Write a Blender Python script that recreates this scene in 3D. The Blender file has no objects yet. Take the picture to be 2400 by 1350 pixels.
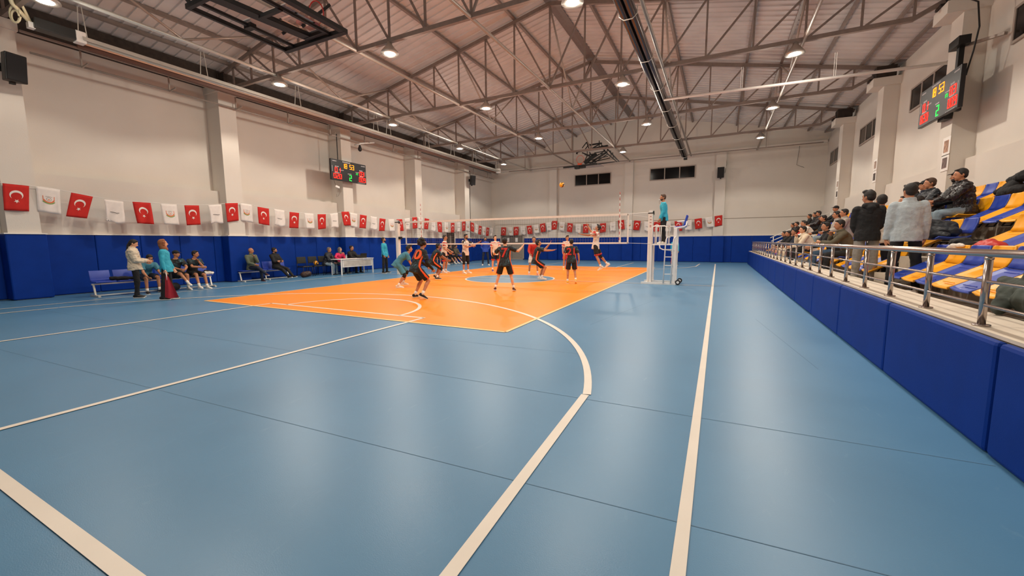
import bpy, math, random
from mathutils import Vector, Matrix
random.seed(7)
S = bpy.context.scene
COL = S.collection
PI = math.pi

# ------------------------------------------------------------------ camera, world, exposure
cam_d = bpy.data.cameras.new('camera')
cam = bpy.data.objects.new('camera', cam_d); COL.objects.link(cam)
cam_d.sensor_width = 36.0
cam_d.lens = 955.01 / 2400 * 36.0
cam_d.clip_start = 0.05; cam_d.clip_end = 200
YAW, PITCH, ROLL = 0.46657, 0.11237, -0.00717
_f = Vector((-math.sin(YAW)*math.cos(PITCH), math.cos(YAW)*math.cos(PITCH), -math.sin(PITCH)))
_r = Vector((math.cos(YAW), math.sin(YAW), 0)); _u = _r.cross(_f)
_r2 = _r*math.cos(ROLL) + _u*math.sin(ROLL); _u2 = -_r*math.sin(ROLL) + _u*math.cos(ROLL)
cam.matrix_world = Matrix(((_r2.x, _u2.x, -_f.x, 7.597), (_r2.y, _u2.y, -_f.y, -14.901), (_r2.z, _u2.z, -_f.z, 1.494), (0, 0, 0, 1)))
S.camera = cam
S.view_settings.view_transform = 'Standard'; S.view_settings.look = 'None'
S.view_settings.gamma = 1.0; S.view_settings.use_curve_mapping = False
S.view_settings.exposure = 0.0
w = bpy.data.worlds.new('night'); S.world = w; w.use_nodes = True
w.node_tree.nodes['Background'].inputs[0].default_value = (0.010, 0.013, 0.022, 1)
w.node_tree.nodes['Background'].inputs[1].default_value = 1.0
try:
    S.cycles.max_bounces = 8; S.cycles.diffuse_bounces = 5; S.cycles.glossy_bounces = 3
    S.cycles.caustics_reflective = False; S.cycles.caustics_refractive = False
    S.cycles.sample_clamp_indirect = 4.0
    S.cycles.use_denoising = True
except Exception: pass

# high-bay lamps: position of each one under the trusses (x) at each truss (y)
TY = [-16.2+.0, -10.76, -5.16, 0.44, 6.04, 11.64]     # truss planes
LAMP_POS = [(x, y) for y in TY for x in (-6.36, -1.28, 4.32, 9.4)]
LAMP_POWER = 184.0
LAMP_FILL = 43.0  # weaker omni fill added at each lamp to lift ceiling and upper walls
LAMP_COL = (1.0, 0.90, 0.765)

# ------------------------------------------------------------------ materials
def lin(c):
    if isinstance(c, str):
        c = [int(c[i:i+2], 16)/255 for i in (0, 2, 4)]
    return tuple((v/12.92 if v <= .04045 else ((v+.055)/1.055)**2.4) for v in c)
_mats = {}
def mat(name, col, rough=.6, metal=0., var=.06, scale=6., bump=0., bscale=60., emit=None, estr=1., spec=.5, coat=0., alpha=1., stretch=None):
    if name in _mats: return _mats[name]
    m = bpy.data.materials.new(name); m.use_nodes = True
    nt = m.node_tree; n = nt.nodes; L = nt.links
    b = n['Principled BSDF']
    c = lin(col)
    tc = n.new('ShaderNodeTexCoord')
    src = tc.outputs['Object']
    if stretch:
        mp = n.new('ShaderNodeMapping'); mp.inputs['Scale'].default_value = stretch
        L.new(src, mp.inputs['Vector']); src = mp.outputs['Vector']
    if var > 0:
        no = n.new('ShaderNodeTexNoise'); no.inputs['Scale'].default_value = scale; no.inputs['Detail'].default_value = 5
        L.new(src, no.inputs['Vector'])
        cr = n.new('ShaderNodeValToRGB')
        cr.color_ramp.elements[0].position = .3; cr.color_ramp.elements[1].position = .7
        cr.color_ramp.elements[0].color = tuple(max(0, v*(1-var)) for v in c)+(1,)
        cr.color_ramp.elements[1].color = tuple(min(1, v*(1+var)) for v in c)+(1,)
        L.new(no.outputs['Fac'], cr.inputs['Fac']); L.new(cr.outputs['Color'], b.inputs['Base Color'])
    else:
        b.inputs['Base Color'].default_value = c+(1,)
    b.inputs['Roughness'].default_value = rough; b.inputs['Metallic'].default_value = metal
    b.inputs['Specular IOR Level'].default_value = spec
    if coat: b.inputs['Coat Weight'].default_value = coat
    if alpha < 1: b.inputs['Alpha'].default_value = alpha
    if bump > 0:
        nb = n.new('ShaderNodeTexNoise'); nb.inputs['Scale'].default_value = bscale; nb.inputs['Detail'].default_value = 3
        L.new(src, nb.inputs['Vector'])
        bp = n.new('ShaderNodeBump'); bp.inputs['Strength'].default_value = bump; bp.inputs['Distance'].default_value = .02
        L.new(nb.outputs['Fac'], bp.inputs['Height']); L.new(bp.outputs['Normal'], b.inputs['Normal'])
    if emit:
        b.inputs['Emission Color'].default_value = lin(emit)+(1,); b.inputs['Emission Strength'].default_value = estr
    _mats[name] = m
    return m
M_wall = mat('wall_paint', 'D9D2C8', .8, var=.03, scale=.8, bump=.08, bscale=40)
M_wall_up = M_wall
M_lit_edge = mat('white_lit_edge', 'F2EFE8', .5, var=.02)  # bright lit edge along the padding tops, made as thin white strips
M_pad = mat('blue_wall_padding', '04338A', .6, var=.08, scale=3, bump=.12, bscale=150, spec=.15)
M_padseam = mat('padding_seam', '0E2F66', .7)
M_roof = mat('roof_sheet', 'CDC6C2', .5, .05, var=.08, scale=1.2)
M_steel = mat('brown_painted_steel', '85776F', .5, .1, var=.1, scale=8)
M_tube = mat('painted_steel_tube', 'A3968C', .4, .2, var=.08, scale=4)
M_darkrec = mat('dark_fascia', '332922', .8, var=.3, scale=9)
M_galv = mat('galvanised_steel', 'DDDAD0', .32, .45, var=.06, scale=5)
M_chrome = mat('polished_stainless_steel', 'B5A9A2', .2, .95, var=.04)
M_duct = mat('dark_radiant_tube', '5A5352', .25, .8, var=.1, scale=2)
M_black = mat('black_paint', '0C0B0C', .5, var=.05)
M_blackp = mat('black_plastic', '101010', .45, var=.05)
M_conc = mat('painted_concrete', 'B9AD9C', .75, var=.10, scale=3, bump=.15, bscale=30)
M_concd = mat('worn_concrete', '8E7C6C', .8, var=.16, scale=4, bump=.2, bscale=30)
M_ledge = mat('ledge_paint', 'DDD0BE', .6, var=.06, scale=4)
M_line = mat('white_court_paint', 'E6DDD0', .42, var=.04, scale=2)
M_linevb = mat('cream_court_paint', 'F4C98C', .42, var=.04, scale=2)
M_lineor = mat('dark_orange_line', 'C87F1E', .42, var=.04, scale=2)
M_blue_seat = mat('blue_seat_plastic', '2B46A8', .38, var=.05, scale=4)
M_yel_seat = mat('yellow_seat_plastic', 'F4A90C', .38, var=.05, scale=4)
M_red = mat('red_flag_cloth', 'C21F17', .8, var=.06, scale=10)
M_white_cloth = mat('white_flag_cloth', 'E9E1DA', .85, var=.04, scale=10)
M_white = mat('white_paint', 'ECE8E2', .45, var=.03)
M_whitecloth2 = mat('white_fabric', 'E4DDD3', .8, var=.05, bump=.1)
M_glass = mat('acrylic_board', 'C9C4C2', .12, var=0, alpha=.35)
M_winglass = mat('night_window_glass', '07080A', .12, var=.3, scale=3, spec=.35)
M_winframe = mat('window_frame', 'A79A8F', .5, var=.05)
M_orange = mat('orange_ring_paint', 'E0562A', .45, var=.05)
M_redpaint = mat('red_paint', 'B4231B', .5, var=.05)
def floor_mat(name, base, spotcol, rough):
    m = bpy.data.materials.new(name); m.use_nodes = True; nt = m.node_tree; n = nt.nodes; L = nt.links
    b = n['Principled BSDF']; tc = n.new('ShaderNodeTexCoord')
    n1 = n.new('ShaderNodeTexNoise'); n1.inputs['Scale'].default_value = .7; n1.inputs['Detail'].default_value = 7; n1.inputs['Roughness'].default_value = .62
    L.new(tc.outputs['Object'], n1.inputs['Vector'])
    cr = n.new('ShaderNodeValToRGB'); c = lin(base)
    cr.color_ramp.elements[0].position = .3; cr.color_ramp.elements[1].position = .75
    cr.color_ramp.elements[0].color = tuple(v*.93 for v in c)+(1,); cr.color_ramp.elements[1].color = tuple(min(1, v*1.06) for v in c)+(1,)
    L.new(n1.outputs['Fac'], cr.inputs['Fac'])
    n2 = n.new('ShaderNodeTexNoise'); n2.inputs['Scale'].default_value = 14; n2.inputs['Detail'].default_value = 6; n2.inputs['Distortion'].default_value = 1.2
    mp = n.new('ShaderNodeMapping'); mp.inputs['Scale'].default_value = (1, .25, 1); mp.inputs['Rotation'].default_value = (0, 0, .6)
    L.new(tc.outputs['Object'], mp.inputs['Vector']); L.new(mp.outputs['Vector'], n2.inputs['Vector'])
    c2 = n.new('ShaderNodeValToRGB'); c2.color_ramp.elements[0].position = .66; c2.color_ramp.elements[1].position = .78
    c2.color_ramp.elements[0].color = (0, 0, 0, 1); c2.color_ramp.elements[1].color = (.22, .22, .22, 1)
    L.new(n2.outputs['Fac'], c2.inputs['Fac'])
    mx = n.new('ShaderNodeMix'); mx.data_type = 'RGBA'
    L.new(c2.outputs['Color'], mx.inputs['Factor']); L.new(cr.outputs['Color'], mx.inputs['A']); mx.inputs['B'].default_value = lin(spotcol)+(1,)
    L.new(mx.outputs['Result'], b.inputs['Base Color'])
    rr = n.new('ShaderNodeMapRange'); rr.inputs['To Min'].default_value = rough-.04; rr.inputs['To Max'].default_value = rough+.06
    L.new(n1.outputs['Fac'], rr.inputs['Value']); L.new(rr.outputs['Result'], b.inputs['Roughness'])
    b.inputs['Specular IOR Level'].default_value = .38
    nb = n.new('ShaderNodeTexNoise'); nb.inputs['Scale'].default_value = 160
    L.new(tc.outputs['Object'], nb.inputs['Vector'])
    bp = n.new('ShaderNodeBump'); bp.inputs['Strength'].default_value = .06; bp.inputs['Distance'].default_value = .01
    L.new(nb.outputs['Fac'], bp.inputs['Height']); L.new(bp.outputs['Normal'], b.inputs['Normal'])
    return m
M_floor = floor_mat('blue_vinyl_floor', '5586AA', '7FA3BC', .34)
M_court = floor_mat('orange_vinyl_floor', 'FF9208', 'FFA430', .36)
M_cblue = floor_mat('blue_circle_floor', '6486A0', '7C9CB4', .42)

# ------------------------------------------------------------------ mesh helper
class MB:
    def __init__(s): s.v = []; s.f = []; s.mi = []
    def add(s, vs, fs, m=0):
        o = len(s.v); s.v += [tuple(x) for x in vs]; s.f += [tuple(i+o for i in f) for f in fs]; s.mi += [m]*len(fs); return s
    def box(s, c, d, m=0, rot=None):
        hx, hy, hz = d[0]/2, d[1]/2, d[2]/2
        vs = [Vector((x, y, z)) for x in (-hx, hx) for y in (-hy, hy) for z in (-hz, hz)]
        if rot is not None: vs = [rot @ v for v in vs]
        c = Vector(c)
        return s.add([v+c for v in vs], [(0,1,3,2),(4,6,7,5),(0,4,5,1),(2,3,7,6),(0,2,6,4),(1,5,7,3)], m)
    def ext(s, lo, hi, m=0):
        return s.box([(a+b)/2 for a, b in zip(lo, hi)], [abs(b-a) for a, b in zip(lo, hi)], m)
    def rbox(s, c, d, r, m=0, rot=None, n=3):
        # box rounded on all edges (superellipse-like shell)
        vs = []; fs = []
        nu = 4*n+4; 
        hx, hy, hz = d[0]/2, d[1]/2, d[2]/2; r = min(r, hx*.99, hy*.99, hz*.99)
        ring = []
        for q in range(4):
            sx, sy = ((1,1),(-1,1),(-1,-1),(1,-1))[q]
            for k in range(n+1):
                a = q*PI/2 + k*PI/2/n; ring.append((sx*(hx-r), sy*(hy-r), math.cos(a), math.sin(a)))
        lat = [(-hz, 0.0)] if False else []
        for h in (-1, 1):
            for k in range(n+1):
                t = (k/n)*PI/2
                if h == -1: z = -(hz-r) - r*math.cos(t); rr = r*math.sin(t)
                else: z = (hz-r) + r*math.sin(t); rr = r*math.cos(t)
                lat.append((z, rr))
        for z, rr in lat:
            for x0, y0, ca, sa in ring: vs.append(Vector((x0+rr*ca, y0+rr*sa, z)))
        R = len(ring)
        for i in range(len(lat)-1):
            for j in range(R): fs.append((i*R+j, i*R+(j+1) % R, (i+1)*R+(j+1) % R, (i+1)*R+j))
        fs.append(tuple(range(R-1, -1, -1))); fs.append(tuple((len(lat)-1)*R+j for j in range(R)))
        if rot is not None: vs = [rot @ v for v in vs]
        c = Vector(c); return s.add([v+c for v in vs], fs, m)
    def bar(s, p0, p1, wd, h, m=0, up=(0, 0, 1)):
        p0 = Vector(p0); p1 = Vector(p1); d = (p1-p0); L = d.length
        if L < 1e-6: return s
        d /= L; u = Vector(up)
        if abs(d.dot(u)) > .98: u = Vector((0, 1, 0)) if abs(d.y) < .9 else Vector((1, 0, 0))
        a = d.cross(u).normalized(); b = a.cross(d)
        vs = [p+a*x*wd/2+b*y*h/2 for p in (p0, p1) for x, y in ((-1,-1),(1,-1),(1,1),(-1,1))]
        return s.add(vs, [(3,2,1,0),(4,5,6,7),(0,1,5,4),(1,2,6,5),(2,3,7,6),(3,0,4,7)], m)
    def cone(s, p0, p1, r0, r1=None, n=12, m=0):
        r1 = r0 if r1 is None else r1
        p0 = Vector(p0); p1 = Vector(p1); d = (p1-p0).normalized()
        a = d.orthogonal().normalized(); b = d.cross(a)
        vs = []
        for p, r in ((p0, r0), (p1, r1)):
            for k in range(n):
                t = 2*PI*k/n; vs.append(p+(a*math.cos(t)+b*math.sin(t))*r)
        fs = [(k, (k+1) % n, n+(k+1) % n, n+k) for k in range(n)]+[tuple(range(n-1, -1, -1)), tuple(range(n, 2*n))]
        return s.add(vs, fs, m)
    def sweep(s, path, n=8, m=0, axis=None):
        # path: list of (point, rx, ry); closed solid with flat ends; axis = lateral direction for rx
        P = [Vector(p[0]) for p in path]; vs = []; a_prev = None
        for i, (p, rx, ry) in enumerate(path):
            d = (P[min(i+1, len(P)-1)]-P[max(i-1, 0)])
            d = d.normalized() if d.length > 1e-9 else Vector((0, 0, 1))
            if axis is not None: a = Vector(axis); a = (a-d*a.dot(d)).normalized()
            elif a_prev is None: a = d.orthogonal().normalized()
            else: a = (a_prev-d*a_prev.dot(d)).normalized()
            a_prev = a; b = d.cross(a)
            for k in range(n):
                t = 2*PI*k/n; vs.append(P[i]+a*math.cos(t)*rx+b*math.sin(t)*ry)
        fs = []
        for i in range(len(P)-1):
            for k in range(n): fs.append((i*n+k, i*n+(k+1) % n, (i+1)*n+(k+1) % n, (i+1)*n+k))
        fs += [tuple(range(n-1, -1, -1)), tuple((len(P)-1)*n+k for k in range(n))]
        return s.add(vs, fs, m)
    def tube(s, pts, r, n=8, m=0): return s.sweep([(p, r, r) for p in pts], n, m)
    def cap(s, p0, p1, r0, r1=None, n=12, m=0, k=3):
        r1 = r0 if r1 is None else r1
        p0 = Vector(p0); p1 = Vector(p1); d = p1-p0; L = d.length
        d = d/L if L > 1e-6 else Vector((0, 0, 1))
        path = []
        for i in range(k):
            t = (i+.35)/k*PI/2; path.append((p0-d*r0*math.cos(t), r0*math.sin(t), r0*math.sin(t)))
        path += [(p0, r0, r0), (p1, r1, r1)] if L > 1e-6 else [(p0, r0, r0)]
        for i in range(k-1, -1, -1):
            t = (i+.35)/k*PI/2; path.append((p1+d*r1*math.cos(t), r1*math.sin(t), r1*math.sin(t)))
        a = d.orthogonal().normalized()
        return s.sweep(path, n, m, axis=a)
    def ell(s, c, r, B=None, n=14, k=8, m=0):
        c = Vector(c); vs = []; fs = []
        for i in range(1, k):
            t = PI*i/k
            for j in range(n):
                p = 2*PI*j/n; v = Vector((r[0]*math.sin(t)*math.cos(p), r[1]*math.sin(t)*math.sin(p), r[2]*math.cos(t)))
                vs.append(c+(B @ v if B is not None else v))
        top = len(vs); e = Vector((0, 0, r[2])); e = B @ e if B is not None else e
        vs += [c+e, c-e]
        for i in range(k-2):
            for j in range(n): fs.append((i*n+j, (i+1)*n+j, (i+1)*n+(j+1) % n, i*n+(j+1) % n))
        for j in range(n):
            fs.append((top, j, (j+1) % n)); fs.append((top+1, (k-2)*n+(j+1) % n, (k-2)*n+j))
        return s.add(vs, fs, m)
    def prism(s, poly, z0, z1, m=0):
        n = len(poly); vs = [(x, y, z0) for x, y in poly]+[(x, y, z1) for x, y in poly]
        return s.add(vs, [tuple(range(n-1, -1, -1)), tuple(range(n, 2*n))]+[(k, (k+1) % n, n+(k+1) % n, n+k) for k in range(n)], m)
    def mesh(s, name, mats, smooth=False):
        me = bpy.data.meshes.new(name); me.from_pydata(s.v, [], s.f)
        for m_ in (mats if isinstance(mats, (list, tuple)) else [mats]): me.materials.append(m_)
        me.polygons.foreach_set('material_index', s.mi)
        if smooth: me.polygons.foreach_set('use_smooth', [True]*len(s.f))
        me.update(); return me
    def build(s, name, mats, parent=None, smooth=False, loc=None):
        o = bpy.data.objects.new(name, s.mesh(name, mats, smooth)); COL.objects.link(o)
        if parent is not None: o.parent = parent
        if loc is not None: o.location = loc
        return o
def tag(o, label, cat, group=None, kind=None):
    if label: o['label'] = label
    if cat: o['category'] = cat
    if group: o['group'] = group
    if kind: o['kind'] = kind
    return o
def empty(name, loc=(0, 0, 0), rz=0., label=None, cat=None, group=None, kind=None):
    o = bpy.data.objects.new(name, None); COL.objects.link(o); o.location = loc; o.rotation_euler = (0, 0, rz)
    o.empty_display_size = .1
    return tag(o, label, cat, group, kind)
def struct(mb, name, mats, parent=None, smooth=False):
    o = mb.build(name, mats, parent, smooth)
    if parent is None: o['kind'] = 'structure'
    return o
def copy_tree(o, parent=None):
    c = o.copy(); COL.objects.link(c)
    if parent is not None: c.parent = parent; c.matrix_parent_inverse = o.matrix_parent_inverse.copy()
    for ch in [x for x in o.children]: copy_tree(ch, c)
    return c
def bevel(o, w_=.01, seg=2):
    b = o.modifiers.new('bevel', 'BEVEL'); b.width = w_; b.segments = seg; b.limit_method = 'ANGLE'; return o

def patchy(name, c1, c2, c3, scale=7.):
    m = bpy.data.materials.new(name); m.use_nodes = True; nt = m.node_tree; n = nt.nodes; L = nt.links; b = n['Principled BSDF']
    tc = n.new('ShaderNodeTexCoord'); no = n.new('ShaderNodeTexNoise'); no.inputs['Scale'].default_value = scale; no.inputs['Detail'].default_value = 4; no.inputs['Distortion'].default_value = 1.5
    L.new(tc.outputs['Object'], no.inputs['Vector']); cr = n.new('ShaderNodeValToRGB'); cr.color_ramp.interpolation = 'CONSTANT'
    cr.color_ramp.elements[0].color = lin(c1)+(1,); cr.color_ramp.elements[1].position = .56; cr.color_ramp.elements[1].color = lin(c2)+(1,)
    e = cr.color_ramp.elements.new(.66); e.color = lin(c3)+(1,)
    L.new(no.outputs['Fac'], cr.inputs['Fac']); L.new(cr.outputs['Color'], b.inputs['Base Color']); b.inputs['Roughness'].default_value = .75
    _mats[name] = m; return m
T_wr = bpy.data.textures.new('cloth_folds', 'CLOUDS'); T_wr.noise_scale = .11; T_wr.noise_depth = 2
T_pf = bpy.data.textures.new('puffy_folds', 'CLOUDS'); T_pf.noise_scale = .07; T_pf.noise_depth = 1
def wrinkle(o, strength, tex=None):
    d = o.modifiers.new('folds', 'DISPLACE'); d.texture = tex or T_wr; d.strength = strength; d.mid_level = .5; d.texture_coords = 'LOCAL'; return o
# ------------------------------------------------------------------ room shell
XL, XR, YB, YN = -9.95, 13.2, 16.78, -17.2
XLU, XRU, ZLG = -10.33, 13.37, 3.55     # upper walls step back above a ledge
RX, RZ, SL = 1.55, 10.62, .213          # ridge x, roof height at ridge, slope
def roofz(x): return RZ - SL*abs(x-RX)
fl = MB(); fl.ext((XL-.3, YN-.3, -.2), (XR+.3, YB+.3, 0))
floor = struct(fl, 'floor', M_floor)
cr = MB(); cr.ext((-4.5, -9, .0005), (4.5, 9, .003)); cr.build('court_surface', M_court, floor)['label'] = 'orange volleyball court surface'
def ring(mb, cx, cy, r0, r1, a0, a1, z0, z1, n=64, m=0):
    for i in range(n):
        t0 = a0+(a1-a0)*i/n; t1 = a0+(a1-a0)*(i+1)/n
        q = [(cx+r0*math.cos(t0), cy+r0*math.sin(t0)), (cx+r1*math.cos(t0), cy+r1*math.sin(t0)), (cx+r1*math.cos(t1), cy+r1*math.sin(t1)), (cx+r0*math.cos(t1), cy+r0*math.sin(t1))]
        mb.add([(x, y, z1) for x, y in q], [(0, 1, 2, 3)], m)
def fline(mb, a, b, wd=.06, z=.006, m=0):
    d = Vector((b[0]-a[0], b[1]-a[1])).normalized(); n = Vector((-d.y, d.x))*wd/2
    mb.add([(a[0]+n.x, a[1]+n.y, z), (a[0]-n.x, a[1]-n.y, z), (b[0]-n.x, b[1]-n.y, z), (b[0]+n.x, b[1]+n.y, z)], [(0, 1, 2, 3)], m)
ci = MB(); ci.prism([(1.8*math.cos(t*PI/32), 1.8*math.sin(t*PI/32)) for t in range(64)], .003, .0045)
ci.build('centre_circle', M_cblue, floor)['label'] = 'blue centre circle'
vb = MB()
for a, b in (((-4.5, -9), (4.5, -9)), ((4.5, -9), (4.5, 9)), ((4.5, 9), (-4.5, 9)), ((-4.5, 9), (-4.5, -9))): fline(vb, a, b, .065, .0062)
vb.build('court_boundary_line', M_linevb, floor)
vl = MB()
for y in (-3, 3): fline(vl, (-4.5, y), (4.5, y), .04, .0052)
vl.build('attack_line', M_lineor, floor)
wl = MB()
for s in (-1, 1):
    by = 14.18*s
    fline(wl, (-7.53, by), (7.53, by), .075)
    fline(wl, (7.5*s, -14.18), (7.5*s, 14.18), .066)
    fline(wl, (2.42, by), (2.42, 8.55*s), .07); fline(wl, (-2.38, by), (-2.38, 8.55*s), .07)
    fline(wl, (-2.4, 8.55*s), (2.45, 8.55*s), .075)
    ring(wl, 0, 8.55*s, 1.76, 1.84, (0 if s < 0 else PI), (PI if s < 0 else 2*PI), .004, .006)
    ccy = 12.62*s; a0 = math.asin(1.5/6.75)
    ring(wl, 0, ccy, 6.64, 6.72, (a0 if s < 0 else PI+a0), (PI-a0 if s < 0 else 2*PI-a0), .004, .006, 96)
    for sx in (-1, 1): fline(wl, (sx*6.5, 11.15*s), (sx*6.6, by), .075)
fline(wl, (-7.5, 0), (7.5, 0), .05)
ring(wl, 0, 0, 1.78, 1.84, 0, 2*PI, .004, .0065)
wl.build('court_markings', M_line, floor)['label'] = 'white basketball court lines'
sm = MB()   # welded seams and scuffs of the vinyl
for a, b in (((-4.2, -13.2), (9.3, -12.62)), ((-9, -11.5), (9.3, -11.2)), ((3.0, -9.9), (6.1, -9.75)), ((5.6, -7.8), (6.2, -4.2)), ((8.3, -6), (8.7, -9.2))): fline(sm, a, b, .006, .0012)
sm.build('floor_seam', mat('vinyl_seam', '4D7390', .6), floor)

# walls (each with real thickness)
T = .25
T = .6
wm = MB(); wm.prism([(XL-T, 0), (XL, 0), (XL, ZLG), (XLU, ZLG), (XLU, 7.45), (XL-T, 7.45)], YN, YB+.25); wm.v = [(x, z, y) for x, y, z in wm.v]; wm.f = [tuple(reversed(f)) for f in wm.f]; wall_left = struct(wm, 'wall_left', M_wall)
wm = MB(); wm.prism([(XR+T, 0), (XR+T, 7.55), (XRU, 7.55), (XRU, ZLG), (XR, ZLG), (XR, 0)], YN, YB+.25); wm.v = [(x, z, y) for x, y, z in wm.v]; wm.f = [tuple(reversed(f)) for f in wm.f]; wall_right = struct(wm, 'wall_right', M_wall)
def gable(mb, y0, y1):
    T = .6
    poly = [(XL-T, 0), (XR+T, 0), (XR+T, roofz(XR+T)), (RX, RZ), (XL-T, roofz(XL-T))]; n = len(poly)
    mb.add([(x, y0, z) for x, z in poly]+[(x, y1, z) for x, z in poly], [tuple(range(n)), tuple(range(2*n-1, n-1, -1))]+[(k, n+k, n+(k+1) % n, (k+1) % n) for k in range(n)])
T = .6
wm = MB(); gable(wm, YB+.1, YB+.35); wm.ext((XL-.3, YB, 0), (XR+.3, YB+.1, 3.6)); wall_back = struct(wm, 'wall_back', M_wall)
wm = MB(); gable(wm, YN-.25, YN); wall_front = struct(wm, 'wall_front', M_wall)
# pilasters on the walls
def pilaster(name, lo, hi, parent, cap_=None, mt=M_wall):
    p = MB(); p.ext(lo, hi)
    if cap_: p.ext(*cap_)
    return p.build(name, mt, parent)
PY = [-11.11+5.6*k+.31 for k in range(-1, 5)]
for y in PY:
    pilaster('pillar', (XLU, y-.31, 0), (-9.49, y+.31, 7.2), wall_left, ((XLU, y-.36, 7.2), (-9.42, y+.36, 7.45)))
    pilaster('pillar', (12.9, y-.31, 1.8), (XRU, y+.31, 7.2), wall_right, ((12.55, y-.40, 7.2), (XRU, y+.40, 7.5)))
for x in (-4.5, 1.48, 7.55):
    pilaster('pillar', (x-.31, YB-.18, 0), (x+.31, YB+.1, 7.45), wall_back)
# upper ring: dark eaves recess with fascia, and ring beam
wm = MB(); wm.ext((XL-T-.4, YN, 7.45), (XL+.02, YB, 8.12)); struct(wm, 'trim_1', M_darkrec)
wm = MB(); wm.ext((XRU+.02, YN, 7.55), (XRU+.6, YB, 7.66)); wm.ext((XRU+.1, YN, 7.66), (XRU+.6, YB, 8.0)); struct(wm, 'trim_2', M_wall)
wm = MB(); wm.ext((XL-.3, YB-.10, 7.42), (XR+.1, YB+.1, 7.56)); struct(wm, 'trim_3', M_wall)
# horizontal plaster band on the lower wall
wm = MB(); wm.ext((XL, YB-.025, 2.975), (XR, YB, 3.0)); struct(wm, 'trim_4', mat('cable_trunking', '968B7C', .6))
# wall padding
def pads_x(name, x0, x1, y0, y1, z0, z1, n):
    p = MB(); L_ = (y1-y0)/n
    for i in range(n): p.rbox(((x0+x1)/2, y0+L_*(i+.5), (z0+z1)/2), (abs(x1-x0), L_-.004, z1-z0), .025, n=2)
    return p
root_padL = struct(pads_x('p', XL, XL+.07, YN, YB, .02, 1.8, 30), 'wall_padding_left', M_pad, wall_left)
for y in PY:
    p = MB(); p.rbox((-9.66, y, .91), (.48, .78, 1.79), .03, n=2); p.build('pillar_padding', M_pad, wall_left)
    c_ = MB(); c_.ext((XL, y-.40, 1.805), (-9.40, y+.40, 1.835)); c_.build('pillar_lit_edge', M_lit_edge, wall_left)  # white strip stands in for the bright edge over the pad
c_ = MB(); c_.ext((XL, YN, 1.805), (XL+.08, YB, 1.83)); c_.build('wall_lit_edge', M_lit_edge, wall_left)
segs = [(-7.15, XR)]
p = MB()
n_ = 17; L_ = (XR+7.15)/n_
for i in range(n_): p.rbox((-7.15+L_*(i+.5), YB-.035, .91), (L_-.004, .07, 1.79), .025, n=2)
p.rbox((XL+.25, YB-.035, .91), (.46, .07, 1.79), .025, n=2)
p.build('wall_padding_back', M_pad, wall_back)
for x in (-4.5, 1.48, 7.55):
    p = MB(); p.rbox((x, YB-.14, .91), (.78, .24, 1.79), .03, n=2); p.build('pillar_padding', M_pad, wall_back)
c_ = MB(); c_.ext((-7.15, YB-.08, 1.805), (XR, YB, 1.83)); c_.build('wall_lit_edge', M_lit_edge, wall_back)
# conduit hairlines
# doors
d1 = MB(); d1.ext((-9.40, YB-.10, 0), (-9.33, YB, 2.12)); d1.ext((-7.25, YB-.10, 0), (-7.17, YB, 2.12)); d1.ext((-9.4, YB-.1, 2.05), (-7.17, YB, 2.14)); d1.ext((-9.4, YB-.1, 0), (-7.17, YB, .06))
door_1 = struct(d1, 'door_1', mat('grey_door_frame', 'B5AA9C', .5))
q = MB(); q.ext((-9.33, YB-.06, .06), (-8.30, YB-.02, 1.42)); q.ext((-8.28, YB-.06, .06), (-7.25, YB-.02, 1.42)); q.build('door_panel', mat('beige_door_panel', '9C9184', .6), door_1)
q = MB(); q.ext((-9.33, YB-.06, 1.44), (-7.25, YB-.02, 2.05)); q.build('transom_panel', mat('grey_transom', '6B6660', .45), door_1)
q = MB(); q.ext((-8.75, YB-.07, 1.5), (-8.55, YB-.055, 1.85)); q.ext((-7.98, YB-.07, 1.5), (-7.75, YB-.055, 1.85)); q.build('paper_notice', M_white, door_1)
q = MB(); q.bar((-8.34, YB-.09, .95), (-8.34, YB-.09, 1.2), .03, .03); q.build('door_handle', M_black, door_1)
d2 = MB(); d2.ext((XL, 9.25, 0), (XL+.10, 9.35, 2.25)); d2.ext((XL, 10.35, 0), (XL+.10, 10.45, 2.25)); d2.ext((XL, 9.25, 2.2), (XL+.1, 10.45, 2.3))
door_2 = struct(d2, 'door_2', mat('door_frame_white', 'D8CFC2', .5))
q = MB(); q.ext((XL+.05, 9.35, 0), (XL+.085, 10.35, 2.2)); q.build('door_panel', mat('dark_brown_door', '3F342D', .5, var=.2), door_2)
q = MB(); q.ext((XL+.086, 9.75, .2), (XL+.095, 9.95, 2.0)); q.build('door_glass', mat('frosted_strip', '8F857A', .4), door_2)
# windows
def window(i, wallaxis, a0, a1, z0, z1, n, pos):
    f = MB(); g = MB(); fr = .06
    def B(mb, lo, hi):
        (a, z), (b, zz) = lo, hi
        if wallaxis == 'y': mb.ext((a, pos-.05, z), (b, pos+.02, zz))
        else: mb.ext((pos-.05, a, z), (pos+.02, b, zz))
    def G(mb, lo, hi):
        (a, z), (b, zz) = lo, hi
        if wallaxis == 'y': mb.ext((a, pos-.03, z), (b, pos+.01, zz))
        else: mb.ext((pos-.03, a, z), (pos+.01, b, zz))
    B(f, (a0, z0), (a1, z0+fr)); B(f, (a0, z1-fr), (a1, z1))
    wds = (a1-a0-fr)/n
    for k in range(n+1): B(f, (a0+k*wds-(.003 if k == 0 else 0), z0+fr), (a0+k*wds+fr+(.003 if k == n else 0), z1-fr))
    o = struct(f, f'window_{i}', M_winframe)
    for k in range(n):
        g = MB(); G(g, (a0+k*wds+fr, z0+fr), (a0+(k+1)*wds, z1-fr)); g.build('window_pane', M_winglass, o)
    return o
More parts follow.
